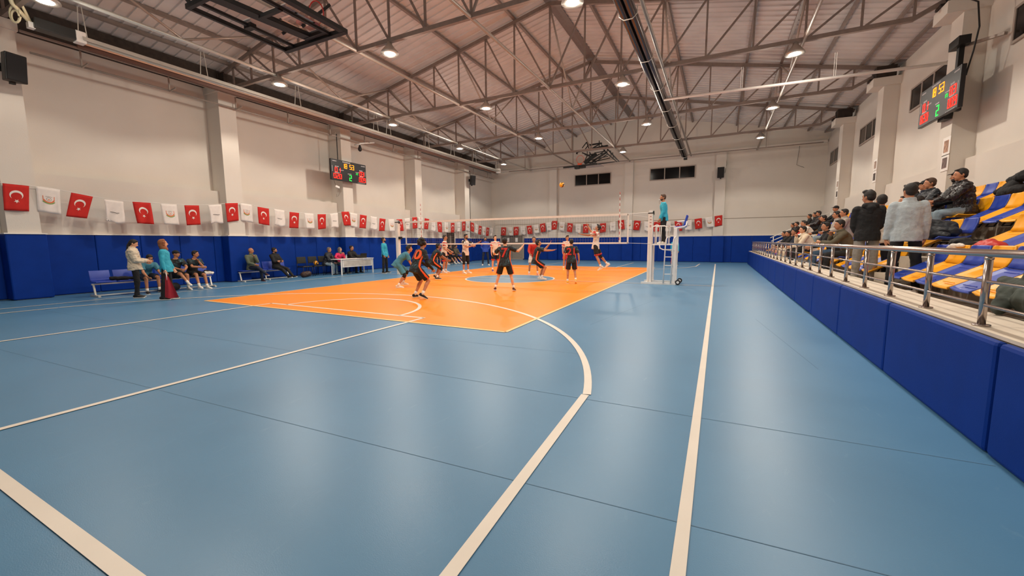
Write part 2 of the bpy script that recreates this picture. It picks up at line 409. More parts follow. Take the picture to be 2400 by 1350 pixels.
window(1, 'y', -2.77, .11, 5.83, 6.72, 3, YB+.1); window(2, 'y', 2.92, 5.98, 5.85, 6.74, 3, YB+.1)
for i, (a, b) in enumerate(((-3.75, -1.05), (1.9, 4.5), (7.5, 10.2), (13.1, 15.9), (-9.3, -6.6))):
    window(3+i, 'x', a, b, 5.85, 6.65, 3, XRU)

# ceiling: ribbed roof sheet, each slope one solid shell
ce = MB()
y = YN-.2; prof = []
while y < YB+.3:
    prof += [(y, 0), (y+.27, 0), (y+.285, .035), (y+.325, .035)]; y += .34
for sx in (-1, 1):
    xe = (XL-.9) if sx < 0 else (XR+.9)
    vs = []; fs = []
    for (yy, h) in prof:
        vs.append((RX, yy, RZ-h)); vs.append((xe, yy, roofz(xe)-h))
    for i in range(len(prof)-1): fs.append((2*i, 2*i+1, 2*i+3, 2*i+2))
    k = len(vs); vs += [(RX, YN-.2, RZ+.08), (xe, YN-.2, roofz(xe)+.08), (xe, YB+.3, roofz(xe)+.08), (RX, YB+.3, RZ+.08)]; fs.append((k, k+1, k+2, k+3))
    ce.add(vs, fs)
struct(ce, 'ceiling', M_roof)
rc = MB()
for sx in (-1, 1): rc.bar((RX+sx*.11, YN, roofz(RX+.11)-.05), (RX+sx*.11, YB, roofz(RX+.11)-.05), .24, .012, up=(-sx*SL*-1, 0, 1))
struct(rc, 'trim_5', mat('ridge_flashing', '7E716A', .5, .2))

# trusses
NX = [RX+o_ for o_ in (-9.45+.0, -8.15, -6.8, -5.45, -4.15, -2.82, -1.5, 0, 1.35, 2.67, 4.08, 5.42, 6.75, 8.08, 9.38, 10.48)]
NX = [-9.0+.0, -7.9, -6.6, -5.25, -3.9, -2.6, -1.27, .05, 1.55, 2.92, 4.25, 5.62, 6.97, 8.3, 9.63, 10.93, 12.04]
ZC = 7.38
def topz(x): return roofz(x)-.24
words_ord = ['above the camera, first from the near end', 'second from the near end, over the free throw line', 'third from the near end, over the folded near hoop', 'above the volleyball net', 'fourth bay beyond the net, before the last one', 'last one, nearest the back wall']
for ti, y in enumerate(TY):
    if ti == 0: continue
    t = empty('roof_truss', (0, y, 0), 0, 'brown steel roof truss '+words_ord[ti], 'roof truss', 'steel roof trusses')
    b = MB(); b.bar((-9.0, 0, ZC), (12.04, 0, ZC), .10, .12); b.bar((12.02, 0, ZC), (12.62, 0, ZC+.3), .094, .11); b.bar((-9.0, 0, ZC), (-9.35, 0, ZC+.2), .10, .12)
    b.build('bottom_chord', M_steel, t)
    for sx in (-1, 1):
        b = MB(); xe = XLU if sx < 0 else XRU
        b.bar((RX, 0, topz(RX)), (xe, 0, topz(xe)), .10, .14); b.build('top_chord', M_steel, t)
    for i, x in enumerate(NX):
        b = MB(); b.bar((x, 0, ZC), (x, 0, topz(x)), .055, .055); b.build('vertical_web', M_steel, t)
        j = i+1 if x >= RX-.01 else i-1
        for jj in ({i+1, i-1} if abs(x-RX) < .01 else {j}):
            if 0 <= jj < len(NX):
                b = MB(); b.bar((x, 0, ZC), (NX[jj], 0, topz(NX[jj])), .055, .055); b.build('diagonal_web', M_steel, t)
    b = MB(); b.ext((12.5, -.16, 7.5), (13.3, .16, 7.57)); b.ext((12.66, -.28, 7.56), (13.25, .28, topz(12.95))); b.build('support_plate', M_darkrec, t)
    b = MB(); b.ext((-10.2, -.16, 7.45), (-9.42, .16, 7.5)); b.ext((-9.85, -.08, 7.49), (-9.5, .08, topz(-9.6))); b.build('support_plate', M_darkrec, t)
# purlins
for i, x in enumerate([-9.2, -7.95, -5.29, -2.62, .05, 3.0, 5.67, 8.36, 9.62, 10.97, 12.28, 13.15]):
    b = MB(); b.bar((x, YN, roofz(x)-.095), (x, YB, roofz(x)-.095), .09, .11, up=(SL*(1 if x > RX else -1), 0, 1))
    o = b.build('roof_purlin', M_steel); tag(o, f'brown roof purlin running lengthwise, {["lowest of the left slope","second lowest on the left slope","third up the left slope","fourth up the left slope","just left of the ridge","just right of the ridge","second right of the ridge","third right of the ridge","fourth right of the ridge","fifth right of the ridge","second lowest on the right slope","lowest of the right slope"][i]}', 'purlin', 'roof purlins')
# longitudinal ties with V braces
for i, x in enumerate([-6.5, -2.6, 1.53, 5.66, 9.6]):
    nm = ['over the leftmost row of lamps', 'left of the ridge', 'straight under the ridge', 'right of the ridge beside the big duct', 'nearest the right wall'][i]
    t = empty('roof_tie', (x, 0, 0), 0, 'grey round steel tie tube along the trusses, '+nm, 'tie tube', 'lengthwise tie tubes')
    b = MB(); b.cone((0, YN, ZC-.02), (0, YB-.02, ZC-.02), .05, n=12); b.build('tube', M_galv if i == 0 else M_tube, t, True)
    for k in range(1, 5):
        y0, y1 = TY[k], TY[k+1]; ym = (y0+y1)/2
        if (k % 2 == 1) or i in (0, 4):
            for ya in (y0, y1):
                b = MB(); b.cone((0, ym, ZC), (0, ya, topz(x)), .035, n=8); b.build('brace', M_tube, t, True)
# lamps
def lamp_proto():
    t = empty('high_bay_lamp', (0, 0, 0))
    h = MB(); h.sweep([((0, 0, .30), .05, .05), ((0, 0, .22), .07, .07), ((0, 0, .14), .13, .13), ((0, 0, .04), .20, .20), ((0, 0, .0), .21, .21), ((0, 0, .002), .19, .19), ((0, 0, .05), .17, .17)], 20); h.build('lamp_housing', mat('lamp_aluminium', 'BDB8B0', .4, .6), t, True)
    e = MB(); e.ell((0, 0, .03), (.17, .17, .045)); e.build('lamp_diffuser', mat('lamp_glow', 'FFFFFF', .5, var=0, emit='FFF6EC', estr=38), t, True)
    c = MB(); c.bar((0, 0, .28), (0, 0, .36), .03, .03); c.build('hook', M_steel, t)
    return t
lp = None; li = 0
rows = ['', 'over the near end', 'over the second truss', 'over the net', 'behind the net', 'nearest the back wall']; cols = ['leftmost', 'left of the ridge', 'right of the ridge', 'rightmost']
for y in TY[1:]:
    for ci_, x in enumerate((-6.36, -1.28, 4.32, 9.4)):
        if (y, x) == (11.64, -1.28): x = 2.04
        if (y, x) == (11.64, 4.32): continue
        if lp is None: lp = lamp_proto(); o = lp
        else: o = copy_tree(lp)
        o.location = (x, y, 7.02); o.scale = (1.25, 1.25, 1.1)
        tag(o, f'bright round high bay lamp under the truss {rows[TY.index(y)]}, {cols[ci_]}', 'lamp', 'high bay lamps')
        for kind_, en in (('SPOT', LAMP_POWER), ('POINT', LAMP_FILL)):  # SPOT is the lamp beam, POINT the added fill
            ld = bpy.data.lights.new('lamp_light', kind_); ld.energy = en; ld.color = LAMP_COL; ld.shadow_soft_size = .11
            if kind_ == 'SPOT': ld.spot_size = math.radians(140); ld.spot_blend = .25
            lo = bpy.data.objects.new('lamp_light', ld); COL.objects.link(lo); lo.location = (0, 0, -.16); lo.parent = o
# ------------------------------------------------------------------ grandstand
ROWF = [.65, 1.07, 1.49, 1.91]           # floor height of each row
ROWB = [10.5, 11.25, 12.0, 12.75]        # seat back x
st = MB()
st.ext((9.40, YN, 0), (9.85, 15.2, .80))                      # ledge wall
st.ext((9.85, YN, 0), (XR, 15.2, .65))
st.ext((10.62, YN, .65), (XR, 12.6, 1.07)); st.ext((11.37, YN, 1.07), (XR, 12.6, 1.49)); st.ext((12.12, YN, 1.49), (XR, 12.6, 1.91))
stand = st.build('grandstand', M_conc); tag(stand, 'painted concrete grandstand with stepped rows along the right wall', 'grandstand')
q = MB(); q.ext((9.37, YN, .80), (9.84, 15.2, .825)); q.build('ledge', M_ledge, stand)
for y0, y1, zs in ((-6.45, -5.75, 0), (4.5, 5.2, 0)):
    q = MB(); q.ext((10.05, y0, .65), (10.36, y1, .93)); q.ext((10.36, y0, .65), (10.66, y1, 1.21)); q.ext((10.95, y0, 1.07), (11.38, y1, 1.28)); q.build('steps', M_conc, stand)
q = MB()
L_ = 2.0; y = -17.0
pd = MB()
while y < 15: pd.rbox((9.355, y+.99, .40), (.07, 1.985, .79), .03, n=2); y += 2.0
pd.build('stand_padding', M_pad, stand)
# guard rail
gr = empty('guard_rail', (9.44, 0, 0), 0, 'long polished steel guard rail along the front ledge of the grandstand', 'railing')
b = MB(); b.cone((0, -16.5, 1.385), (0, 13.9, 1.385), .030, n=14); b.build('handrail', M_chrome, gr, True)
for z in (1.17, .99):
    b = MB(); b.cone((0, -16.5, z), (0, 13.9, z), .012, n=10); b.build('rail', M_chrome, gr, True)
y = -12.4
pst = None
while y < 14:
    b = MB(); b.cone((0, 0, .825), (0, 0, 1.37), .024, n=12); b.cone((0, 0, .825), (0, 0, .838), .052, n=16); b.ell((0, 0, 1.345), (.028, .028, .02))
    if pst is None: pst = b.build('post', M_chrome, gr, True)
    else:
        pst = pst.copy(); COL.objects.link(pst)
    pst.location = (0, y, 0); y += .945
# slanted side rail at the far end of the rows
sr = empty('side_rail', (0, 13.2, 0), 0, 'white slanted railing climbing the far end of the grandstand', 'railing')
for k, dz in enumerate((.98, .78, .6)):
    b = MB(); b.cone((10.3+.05*k, 0, .65+dz), (13.1, 0, 2.05+dz), .022, n=10); b.build('rail', M_white, sr, True)
for x in (10.45, 11.4, 12.3, 13.05):
    b = MB(); b.cone((x, 0, .65), (x, 0, .65+.98+(x-10.3)*.5), .02, n=10); b.build('post', M_white, sr, True)

# ------------------------------------------------------------------ stadium seats
def seat_proto(colm, open_):
    t = empty('stadium_seat', (0, 0, 0))
    # local: x toward the wall is +, court is -x ; z=0 row floor ; back plane at x=0
    W = .44
    def panel(path, w, name, lipn=.018):
        mb = MB(); vs = []; n = len(path)
        # concave shell with raised side rims
        us = [-1, -.93, -.80, -.4, 0, .4, .80, .93, 1]
        for (x, z, ww, nx, nz) in path:
            for u in us:
                h = (.0 if abs(u) > .9 else -.022)+(.006*abs(u))
                vs.append((x+nx*h, u*w*ww/2, z+nz*h))
        m_ = len(us); fs = []
        for i in range(n-1):
            for j in range(m_-1): fs.append((i*m_+j, i*m_+j+1, (i+1)*m_+j+1, (i+1)*m_+j))
        mb.add(vs, fs); o = mb.build(name, colm, t, True)
        s = o.modifiers.new('thick', 'SOLIDIFY'); s.thickness = .016; s.offset = 0
        return o
    # back rest
    panel([(.035, .76, .86, -1, 0), (.03, .745, .94, -1, 0), (.02, .68, 1, -1, .1), (-.01, .58, 1, -1, .2), (-.04, .52, .98, -1, .3)], W, 'backrest')
    if open_:
        panel([(-.04, .47, .98, -.3, 1), (-.10, .445, 1, 0, 1), (-.30, .44, 1, 0, 1), (-.42, .455, .96, 0, 1), (-.45, .43, .92, -1, 1)], W, 'seat')
    else:
        panel([(-.05, .52, .98, -.7, .7), (-.08, .50, 1, -.7, .7), (-.24, .41, 1, -.55, .8), (-.44, .30, 1, -.5, .85), (-.49, .275, .94, -.5, .85)], W, 'seat')
        r = MB(); r.bar((-.10, -.13, .475), (-.10, .13, .475), .012, .012); r.bar((-.41, -.13, .33), (-.41, .13, .33), .012, .01); r.build('seat_rib', colm, t)
    f = MB(); y0 = .12
    f.tube([(.11, -y0, .36), (-.02, -y0, .36), (-.09, -y0, .22), (-.09, y0, .22), (-.02, y0, .36), (.11, y0, .36)], .013, 8); f.bar((.1, -y0-.05, .40), (-.12, -y0-.05, .40), .03, .02); f.bar((.1, y0+.05, .40), (-.12, y0+.05, .40), .03, .02)
    f.build('bracket', M_black, t, True)
    return t
SP = {}
OCC = {}   # (row, nearest index) -> open
seats_xy = []
def place_seats():
    import itertools
    pitch = .467
    gaps = {0: [(-6.56, -5.72), (4.4, 5.3)], 1: [(-6.56, -5.85), (4.4, 5.3)], 2: [], 3: []}
    starts = {0: -6.8, 1: -6.93, 2: -4.06, 3: -1.88}
    rown = ['front row', 'second row', 'third row', 'top row']
    for r in range(4):
        for k in range(-12, 42):
            y = starts[r]+k*pitch
            if y < -10.9 or y > 11.6: continue
            if any(a < y < b for a, b in gaps[r]): continue
            # colour alternates: blue at the start seat for rows 0, yellow elsewhere
            ph = {0: 0, 1: 1, 2: 1, 3: 1}[r]
            blue = ((k % 2) == 0) == (ph == 0)
            if r == 1 and abs(y+5.53) < .3: blue = True
            seats_xy.append((r, y, 'blue' if blue else 'yellow'))
    return rown
rown = place_seats()
OPEN_Y = {0: [], 1: [], 2: [], 3: []}
# filled from the spectators below
SPECT = [ # key, row, y, head z target
 ('a', 0, 5.33), ('b', 0, 3.83), ('c', 0, 2.59), ('d', 0, 1.14), ('e', 0, -1.61), ('f', 0, -3.08),
 ('g', 1, 8.37), ('h', 1, 6.32), ('i', 1, 5.6), ('p', 1, 2.88), ('n', 1, 1.25), ('o', 1, .56), ('u', 1, -4.4), ('q', 1, -3.58), ('x1', 1, 9.6),
 ('j', 2, 10.65), ('k', 2, 9.33), ('l', 2, 8.28), ('m', 2, 5.61), ('r', 2, -1.70), ('s', 2, -2.2), ('t', 2, -2.75), ('v', 2, -3.33), ('w', 2, -3.92)]
def seat_near(r, y):
    c = [s for s in seats_xy if s[0] == r]
    return min(c, key=lambda s: abs(s[1]-y))
occ = set()
for k, r, y in SPECT: occ.add(seat_near(r, y)[:2])
occ.add(seat_near(1, -5.4)[:2])     # the coat lies on this one
cnt = {}
for (r, y, c) in seats_xy:
    op = (r, y) in occ
    key = (c, op)
    if key not in SP: SP[key] = seat_proto(M_blue_seat if c == 'blue' else M_yel_seat, op); o = SP[key]
    else: o = copy_tree(SP[key])
    o.location = (ROWB[r], y, ROWF[r])
    side = 'before the near steps' if y < -6 else ('between the steps' if y < 4.4 else 'beyond the far steps')
    n = cnt.get((r, side), 0)+1; cnt[(r, side)] = n
    nth = ['first','second','third','fourth','fifth','sixth','seventh','eighth','ninth','tenth','eleventh','twelfth','thirteenth','fourteenth','fifteenth','sixteenth','seventeenth','eighteenth','nineteenth','twentieth','twenty-first','twenty-second','twenty-third','twenty-fourth','twenty-fifth'][min(n-1, 24)]
    tag(o, f'{c} {"open" if op else "folded"} seat, {nth} from the near end, {rown[r]}, {side}', 'seat', 'stadium seats')

# ------------------------------------------------------------------ volleyball net and posts
net = empty('volleyball_net', (0, 0, 0), 0, 'white volleyball net stretched across the orange court', 'net')
X0, X1 = -5.42, 4.72
def sag(x, z): return z
b = MB(); b.bar((X0, 0, 2.44), (X1, 0, 2.44), .02, .075); b.build('top_band', M_whitecloth2, net)
b = MB(); b.bar((X0, 0, 1.43), (X1, 0, 1.43), .02, .055); b.build('bottom_band', M_whitecloth2, net)
for x in (X0, X1): b = MB(); b.bar((x, 0, 1.41), (x, 0, 2.46), .05, .02); b.build('end_band', M_whitecloth2, net)
for x in (-4.5, 4.45):
    b = MB(); b.bar((x, -.012, 1.42), (x, -.012, 2.45), .05, .012); b.build('side_tape', M_whitecloth2, net)
# mesh: square cords
b = MB(); x = X0+.1
while x < X1: b.bar((x, 0, 1.45), (x, 0, 2.41), .003, .003); x += .1
z = 1.55
while z < 2.4: b.bar((X0, 0, z), (X1, 0, z), .003, .003); z += .1
b.build('netting', mat('dark_net_cord', '8A7F76', .8, var=0), net)
for i, x in enumerate((-4.5, 4.42)):
    a = empty('net_antenna', (x, -.03, 0), 0, ['red and white net antenna at the left sideline', 'red and white net antenna at the right sideline by the referee'][i], 'antenna', 'net antennas')
    b = MB()
    for k in range(18): b.cone((0, 0, 1.43+.1*k), (0, 0, 1.43+.1*(k+1)), .009, n=8, m=k % 2)
    b.build('rod', [M_white, M_redpaint], a, True)
for i, (x, y) in enumerate(((-6.02, .12), (5.47, .16))):
    p = empty('net_post', (x, y, 0), 0, ['white padded net post at the left sideline', 'white padded net post beside the referee stand'][i], 'post', 'net posts')
    b = MB(); b.rbox((0, 0, 1.25), (.17, .17, 2.42), .03); b.build('post_padding', M_whitecloth2, p)
    b = MB(); b.ext((-.06, -.06, 2.44), (.06, .06, 2.56)); b.ext((-.07, -.07, 0), (.07, .07, .05)); b.build('post', M_white, p)
    b = MB(); b.ext((-.09, -.09, 2.44), (.10, .09, 2.475)); b.ext((.05, -.05, 2.40), (.10, .05, 2.53)); b.build('winch_strap', M_black, p)
    if i == 0: b = MB(); b.box((.16, -.02, 1.72), (.14, .12, .12)); b.bar((.08, 0, 1.7), (.16, 0, 1.7), .03, .03); b.build('winch', M_black, p)
    else:
        b = MB()
        for k, z in enumerate((2.33, 2.22, 2.12, 2.02, 1.98)): b.ext((-.03, -.088, z), (.03, -.084, z+.02))
        b.build('height_mark', mat('red_print', 'A8483E', .6), p)
    b = MB(); xe = (X0 if i == 0 else X1)-x
    b.tube([(0, -.1, 2.48), (xe, -y, 2.46)], .006, 6); b.tube([(0, -.1, 1.40), (xe, -y, 1.43)], .005, 6); b.tube([(0, -.1, 2.3), (xe, -y, 2.44)], .004, 6); b.build('net_cable', M_white, p)

# ------------------------------------------------------------------ referee stand
rs = empty('referee_stand', (5.5, 0, 0), 0, 'white tubular referee stand with ladder, platform and small wheels', 'referee stand')
def T(name, pts, r, m=M_white, par=rs): b = MB(); b.tube(pts, r, 10); return b.build(name, m, par, True)
for y in (-.04, .68):
    b = MB(); b.bar((-.28, y, .035), (.86, y, .035), .09, .07); b.build('base_bar', M_white, rs)
b = MB(); b.bar((.76, .0, .06), (.76, .64, .06), .06, .06); b.bar((-.1, .0, .06), (-.1, .64, .06), .05, .05); b.build('base_crossbar', M_white, rs)
for y in (-.02, .66):
    b = MB(); b.bar((.78, y, .05), (.80, y, 1.92 if y < 0 else 1.9), .10, .08); b.build('upright', M_white, rs)
    b = MB(); b.bar((.02, y+.04, .05), (.02, y+.04, 1.4), .05, .05); b.build('front_leg', M_white, rs)
b = MB(); b.ext((.06, -.05, 1.35), (.80, .70, 1.395)); b.build('platform', M_white, rs)
for y in (-.04, .68):
    T('guard_hoop', [(.06, y, 1.39), (.06, y, 1.96), (.10, y, 2.0), (.46, y, 2.0), (.52, y, 1.95), (.53, y, 1.39)], .021)
    for x in (.20, .34): T('guard_bar', [(x, y, 1.39), (x, y, 1.98)], .014)
T('back_hoop', [(.55, .68, 2.0), (.72, .68, 2.0), (.77, .68, 1.94), (.77, .68, 1.4)], .02)
for s in (0, 1):
    yy = -.10 if s == 0 else -.10
    x = .50+.24*s
    T('ladder_rail', [(x-.03, yy-.03, .05), (x, yy, 1.40), (x+.02, yy, 1.55), (x+.06, yy+.03, 1.62), (x+.14 if s == 0 else x+.10, yy+.06, 1.62)], .019)
for z in (.36, .66, .95, 1.20): T('rung', [(.49, -.11, z), (.76, -.10, z)], .015)
T('lower_hoop', [(.30, -.05, 1.36), (.32, -.05, 1.25), (.42, -.05, 1.20), (.80, -.05, 1.16)], .02)
T('seat_hoop', [(.74, -.02, 1.92), (1.05, -.02, 1.96), (1.12, .0, 2.0), (1.13, .1, 2.12), (1.08, .14, 2.16), (.82, .16, 2.15)], .022)
T('seat_hoop', [(.74, .60, 1.92), (1.05, .60, 1.96), (1.12, .60, 2.0), (1.13, .60, 2.12), (1.08, .58, 2.16), (.82, .56, 2.15)], .022)
b = MB(); b.rbox((.93, .30, 1.97), (.36, .46, .05), .02, rot=Matrix.Rotation(-.12, 3, 'Y')); b.rbox((1.09, .30, 2.18), (.05, .46, .36), .02, rot=Matrix.Rotation(.25, 3, 'Y')); b.build('seat', mat('blue_stand_seat', '2048B8', .5), rs)
for y in (-.05, .69):
    b = MB(); b.cone((.93, y-.03, .09), (.93, y+.03, .09), .085, n=20); o = b.build('wheel', M_black, rs); 
    c = MB(); c.cone((.93, y-.035, .09), (.93, y+.035, .09), .045, n=16); c.build('hub', M_white, o)

# ball
ball_m = [mat('yellow_ball_leather', 'F0A51A', .5, var=.03), mat('dark_ball_leather', '16202E', .5, var=.03)]
def ball(loc, label, rot):
    mb = MB(); mb.ell((0, 0, 0), (.105, .105, .105), None, 36, 24)
    for i, f in enumerate(mb.f):
        c = sum((Vector(mb.v[j]) for j in f), Vector())/len(f); c.normalize()
        ax = max(range(3), key=lambda a: abs(c[a])); o_ = c[(ax+1) % 3]/abs(c[ax])
        mb.mi[i] = 1 if (abs(o_) > .33 and ax != 1) and (ax == 2 or c[ax] > 0) else 0
    o = mb.build('volleyball', ball_m, None, True); o.location = loc; o.rotation_euler = rot
    tag(o, label, 'ball', 'volleyballs'); return o
ball((1.69, 1.5, 3.84), 'yellow and dark volleyball in mid-air above the net', (.5, .8, .2))
ball((-9.12, -2.02, .585), 'yellow and dark volleyball resting on the black chair by the table', (1.2, .3, .7))

# ------------------------------------------------------------------ table, chairs, laptop
tb = empty('officials_table', (-8.44, -.47, 0), 0, 'long white officials table with a printed front panel by the left wall', 'table')
b = MB(); b.ext((-.36, -1.02, .72), (.36, 1.02, .75)); b.build('tabletop', M_white, tb)
for x in (-.32, .32):
    for y in (-.97, .97): b = MB(); b.bar((x, y, 0), (x, y, .72), .045, .045); b.build('leg', M_white, tb)
b = MB(); b.ext((.30, -.90, .36), (.325, .92, .70)); o = b.build('front_panel', M_white, tb); 
b = MB(); b.ext((.326, -.84, .40), (.331, .86, .66)); b.build('panel_print', mat('grey_panel_print', 'C5BDB3', .6, var=.18, scale=3), o)
lt = empty('laptop', (-8.40, .10, .75), 0, 'open black laptop at the far end of the white table', 'laptop')
b = MB(); b.ext((-.16, -.2, 0), (.08, .2, .018)); b.build('keyboard_base', M_blackp, lt)
b = MB(); b.box((.10, 0, .12), (.012, .4, .24), rot=Matrix.Rotation(.12, 3, 'Y')); b.build('screen_lid', M_blackp, lt)
for k, (x, y, lab) in enumerate(((-8.35, -.55, 'white sheet of paper on the middle of the white table'), (-8.3, -.95, 'white sheet of paper before the person in pink'))):
    b = MB(); b.box((x, y, .7525), (.21, .297, .003), rot=Matrix.Rotation(.2*k, 3, 'Z')); tag(b.build('paper_sheet', M_whitecloth2), lab, 'paper')
bt = empty('water_bottle', (-8.25, -1.02, .75), 0, 'small clear water bottle at the near end of the white table', 'bottle')
b = MB(); b.sweep([((0, 0, 0), .03, .03), ((0, 0, .13), .032, .032), ((0, 0, .17), .014, .014), ((0, 0, .185), .014, .014)], 12); b.build('bottle_body', mat('clear_plastic', 'D5DDE2', .15, var=0, alpha=.6), bt, True)
b = MB(); b.cone((0, 0, .185), (0, 0, .205), .016); b.build('cap', M_white, bt)
def visitor_chair():
    t = empty('visitor_chair')
    b = MB(); b.rbox((0, 0, .45), (.44, .46, .055), .025); b.build('seat', M_blackp, t, True)
    b = MB(); b.rbox((-.22, 0, .74), (.05, .45, .30), .022, rot=Matrix.Rotation(-.12, 3, 'Y')); b.build('backrest', mat('charcoal_fabric', '2A2A26', .85, bump=.2), t, True)
    for s in (-1, 1):
        b = MB(); b.tube([(.22, s*.23, 0), (.2, s*.23, .44), (-.2, s*.23, .44)], .012); b.build('leg', M_black, t, True)
        b = MB(); b.tube([(-.27, s*.23, 0), (-.2, s*.23, .44), (-.25, s*.2, .86)], .012); b.build('leg', M_black, t, True)
    return t
vc = visitor_chair()
for i, (x, y, lab) in enumerate(((-9.1, -2.62, 'black visitor chair nearest the camera beside the white table, empty'), (-9.12, -2.04, 'black visitor chair holding a volleyball beside the white table'), (-9.22, -1.42, 'black visitor chair under the man in a dark jacket by the table'), (-9.2, -.75, 'black visitor chair under the person in pink at the table'), (-9.15, -.05, 'black visitor chair under the man in black behind the laptop'), (-9.1, .62, 'black visitor chair at the far end of the white table, empty'))):
    o = vc if i == 0 else copy_tree(vc); o.location = (x, y, 0); tag(o, lab, 'chair', 'visitor chairs')
# team benches
def bench(loc, n, label, rz=0, x0=-.1):
    t = empty('team_bench', loc, rz, label, 'bench', 'team benches')
    L = .52*n
    b = MB(); b.bar((0, -L/2, .36), (0, L/2, .36), .05, .04); b.build('beam', M_galv, t)
    b = MB(); b.bar((.22, -L/2, .05), (.22, L/2, .05), .04, .03); b.build('floor_bar', M_galv, t)
    for k in range(3):
        y = -L/2+.04+(L-.08)*k/2
        b = MB(); b.bar((0, y, .36), (.08, y, .03), .04, .04); b.bar((-.22, y, .03), (.32, y, .03), .05, .05); b.ext((.28, y-.03, 0), (.34, y+.03, .03)); b.build('leg', M_galv, t)
    for k in range(n):
        y = -L/2+.26+.52*k
        b = MB()
        b.rbox((.02, y, .425), (.42, .46, .03), .014); b.rbox((-.19, y, .60), (.03, .46, .30), .014, rot=Matrix.Rotation(-.22, 3, 'Y')); b.rbox((-.165, y, .46), (.05, .44, .08), .02)
        b.build('bench_seat', M_blue_seat, t, True)
    return t
bench((-8.5, -8.35, 0), 6, 'long blue plastic team bench on a steel frame, nearest the camera')
bench((-9.3, -4.35, 0), 4, 'blue plastic team bench beside the padded pillar with two seated men')
bench((-9.2, 8.6, 0), 8, 'blue plastic team bench at the far end of the left wall')

# ------------------------------------------------------------------ things lying about
def blob(name, parts, m, label, cat, vox=.02, par=None, sm=.5):
    mb = MB()
    for p in parts:
        if p[0] == 'c': mb.cap(*p[1:])
        else: mb.ell(*p[1:])
    o = mb.build(name, m, par, True)
    r = o.modifiers.new('skin', 'REMESH'); r.mode = 'VOXEL'; r.voxel_size = vox; r.use_smooth_shade = True
    s = o.modifiers.new('soft', 'SMOOTH'); s.factor = sm; s.iterations = 3
    wrinkle(o, .05)
    if par is None: tag(o, label, cat)
    elif label: o['label'] = label
    return o
# ------------------------------------------------------------------ scoreboards
M_sb = mat('scoreboard_black', '17161A', .4, var=.02)
M_sbt = mat('scoreboard_print', 'B9B2B4', .6, var=0)
def em(name, c, s): return mat(name, c, .5, var=0, emit=c, estr=s)
M_lr, M_la, M_lg = em('red_led', 'FF1A0A', 3.2), em('amber_led', 'FF8A08', 2.6), em('green_led', '18F048', 2.2)
SEG = {'0': 'abcdef', '1': 'bc', '2': 'abged', '3': 'abgcd', '5': 'afgcd', '8': 'abcdefg', '9': 'abcdfg', '7': 'abc'}
def digit(mb, ch, x, z, w_, h, y=0):
    t = w_*.2
    P = {'a': ((x, z+h), (x+w_, z+h)), 'g': ((x, z+h/2), (x+w_, z+h/2)), 'd': ((x, z), (x+w_, z)), 'f': ((x, z+h/2), (x, z+h)), 'b': ((x+w_, z+h/2), (x+w_, z+h)), 'e': ((x, z), (x, z+h/2)), 'c': ((x+w_, z), (x+w_, z+h/2))}
    for s in SEG[ch]:
        (a, b_), (c, d) = P[s]
        mb.box(((a+c)/2, y, (b_+d)/2), (abs(c-a)+t*.7 if a != c else t, .006, abs(d-b_)+t*.7 if b_ != d else t))
def scoreboard(loc, rz, label, shared):
    t = empty('scoreboard', loc, rz, label, 'scoreboard', 'scoreboards')
    W, H = 2.2, 1.0
    b = MB(); b.rbox((0, .05, 0), (W, .1, H), .012, n=2); b.build('casing', M_sb, t)
    def num(txt, x, z, w_, h, m, gap=None):
        mb = MB(); cx = x
        for ch in txt:
            if ch == ' ': cx += w_*.9; continue
            digit(mb, ch, cx, z, w_, h, -.004); cx += w_*1.55
        mb.build('led_number', m, t)
    num('18', -.40, .14, .10, .21, M_la); num('53', .0+.04, .14, .10, .21, M_la)
    num('01', -.86, -.10, .12, .20, M_lr); num('020', -.95, -.40, .11, .21, M_lr)
    num('2', .0, -.42, .12, .25, M_lg); num('03', .66, -.10, .11, .20, M_lr); num('009', .62, -.40, .10, .21, M_lr)
    mb = MB(); digit(mb, '1', .40, -.09, .04, .08, -.004); digit(mb, '7', .48, -.09, .05, .08, -.004); mb.build('led_number', M_lg, t)
    def letters(x, z, w_, h):
        random.seed(int((x+z)*1000)); cx = x
        while cx < x+w_:
            d = random.uniform(.012, .026); tx.ext((cx, -.004, z), (cx+d, 0, z+h*random.uniform(.7, 1))); cx += d+.009
    for a in ((-1.0, .39, .24, .045), (-.40, .41, .46, .05), (.78, .39, .24, .04), (-.86, .14, .22, .05), (-.90, -.15, .26, .04), (-.62, .0, .24, .04), (-.1, -.12, .22, .04), (.66, .14, .2, .05), (.40, .03, .2, .03), (.66, -.15, .24, .04), (.52, -.475, .46, .02)):
        tx = MB(); letters(*a); tx.build('printed_lettering', M_sbt, t)
    tx = MB(); tx.ext((-1.03, -.004, -.1), (-1.01, 0, .18)); tx.build('printed_lettering', M_sbt, t); tx = MB(); tx.ext((1.02, -.004, -.1), (1.035, 0, .15))
    tx.build('printed_lettering', M_sbt, t)
    return t
sb1 = scoreboard((-9.18, .26, 5.06), PI/2, 'black electronic scoreboard mounted on the left wall pillar', 1)
sb2 = scoreboard((12.62, .24, 5.16), -PI/2, 'black electronic scoreboard hung on the right wall pillar above the spectators', 1)
b = MB(); b.ext((-.25, .1, -.3), (.25, .31, .2)); b.build('wall_bracket', M_black, sb1)
b = MB(); b.ext((-.18, .1, -.56), (.18, .25, -.3)); b.ext((-.18, .1, -.3), (.18, .28, .2)); b.build('wall_bracket', M_black, sb2)
b = MB(); b.cone((-.55, .14, .5), (-.55, .14, 1.75), .022, n=8); b.build('conduit', M_black, sb1)
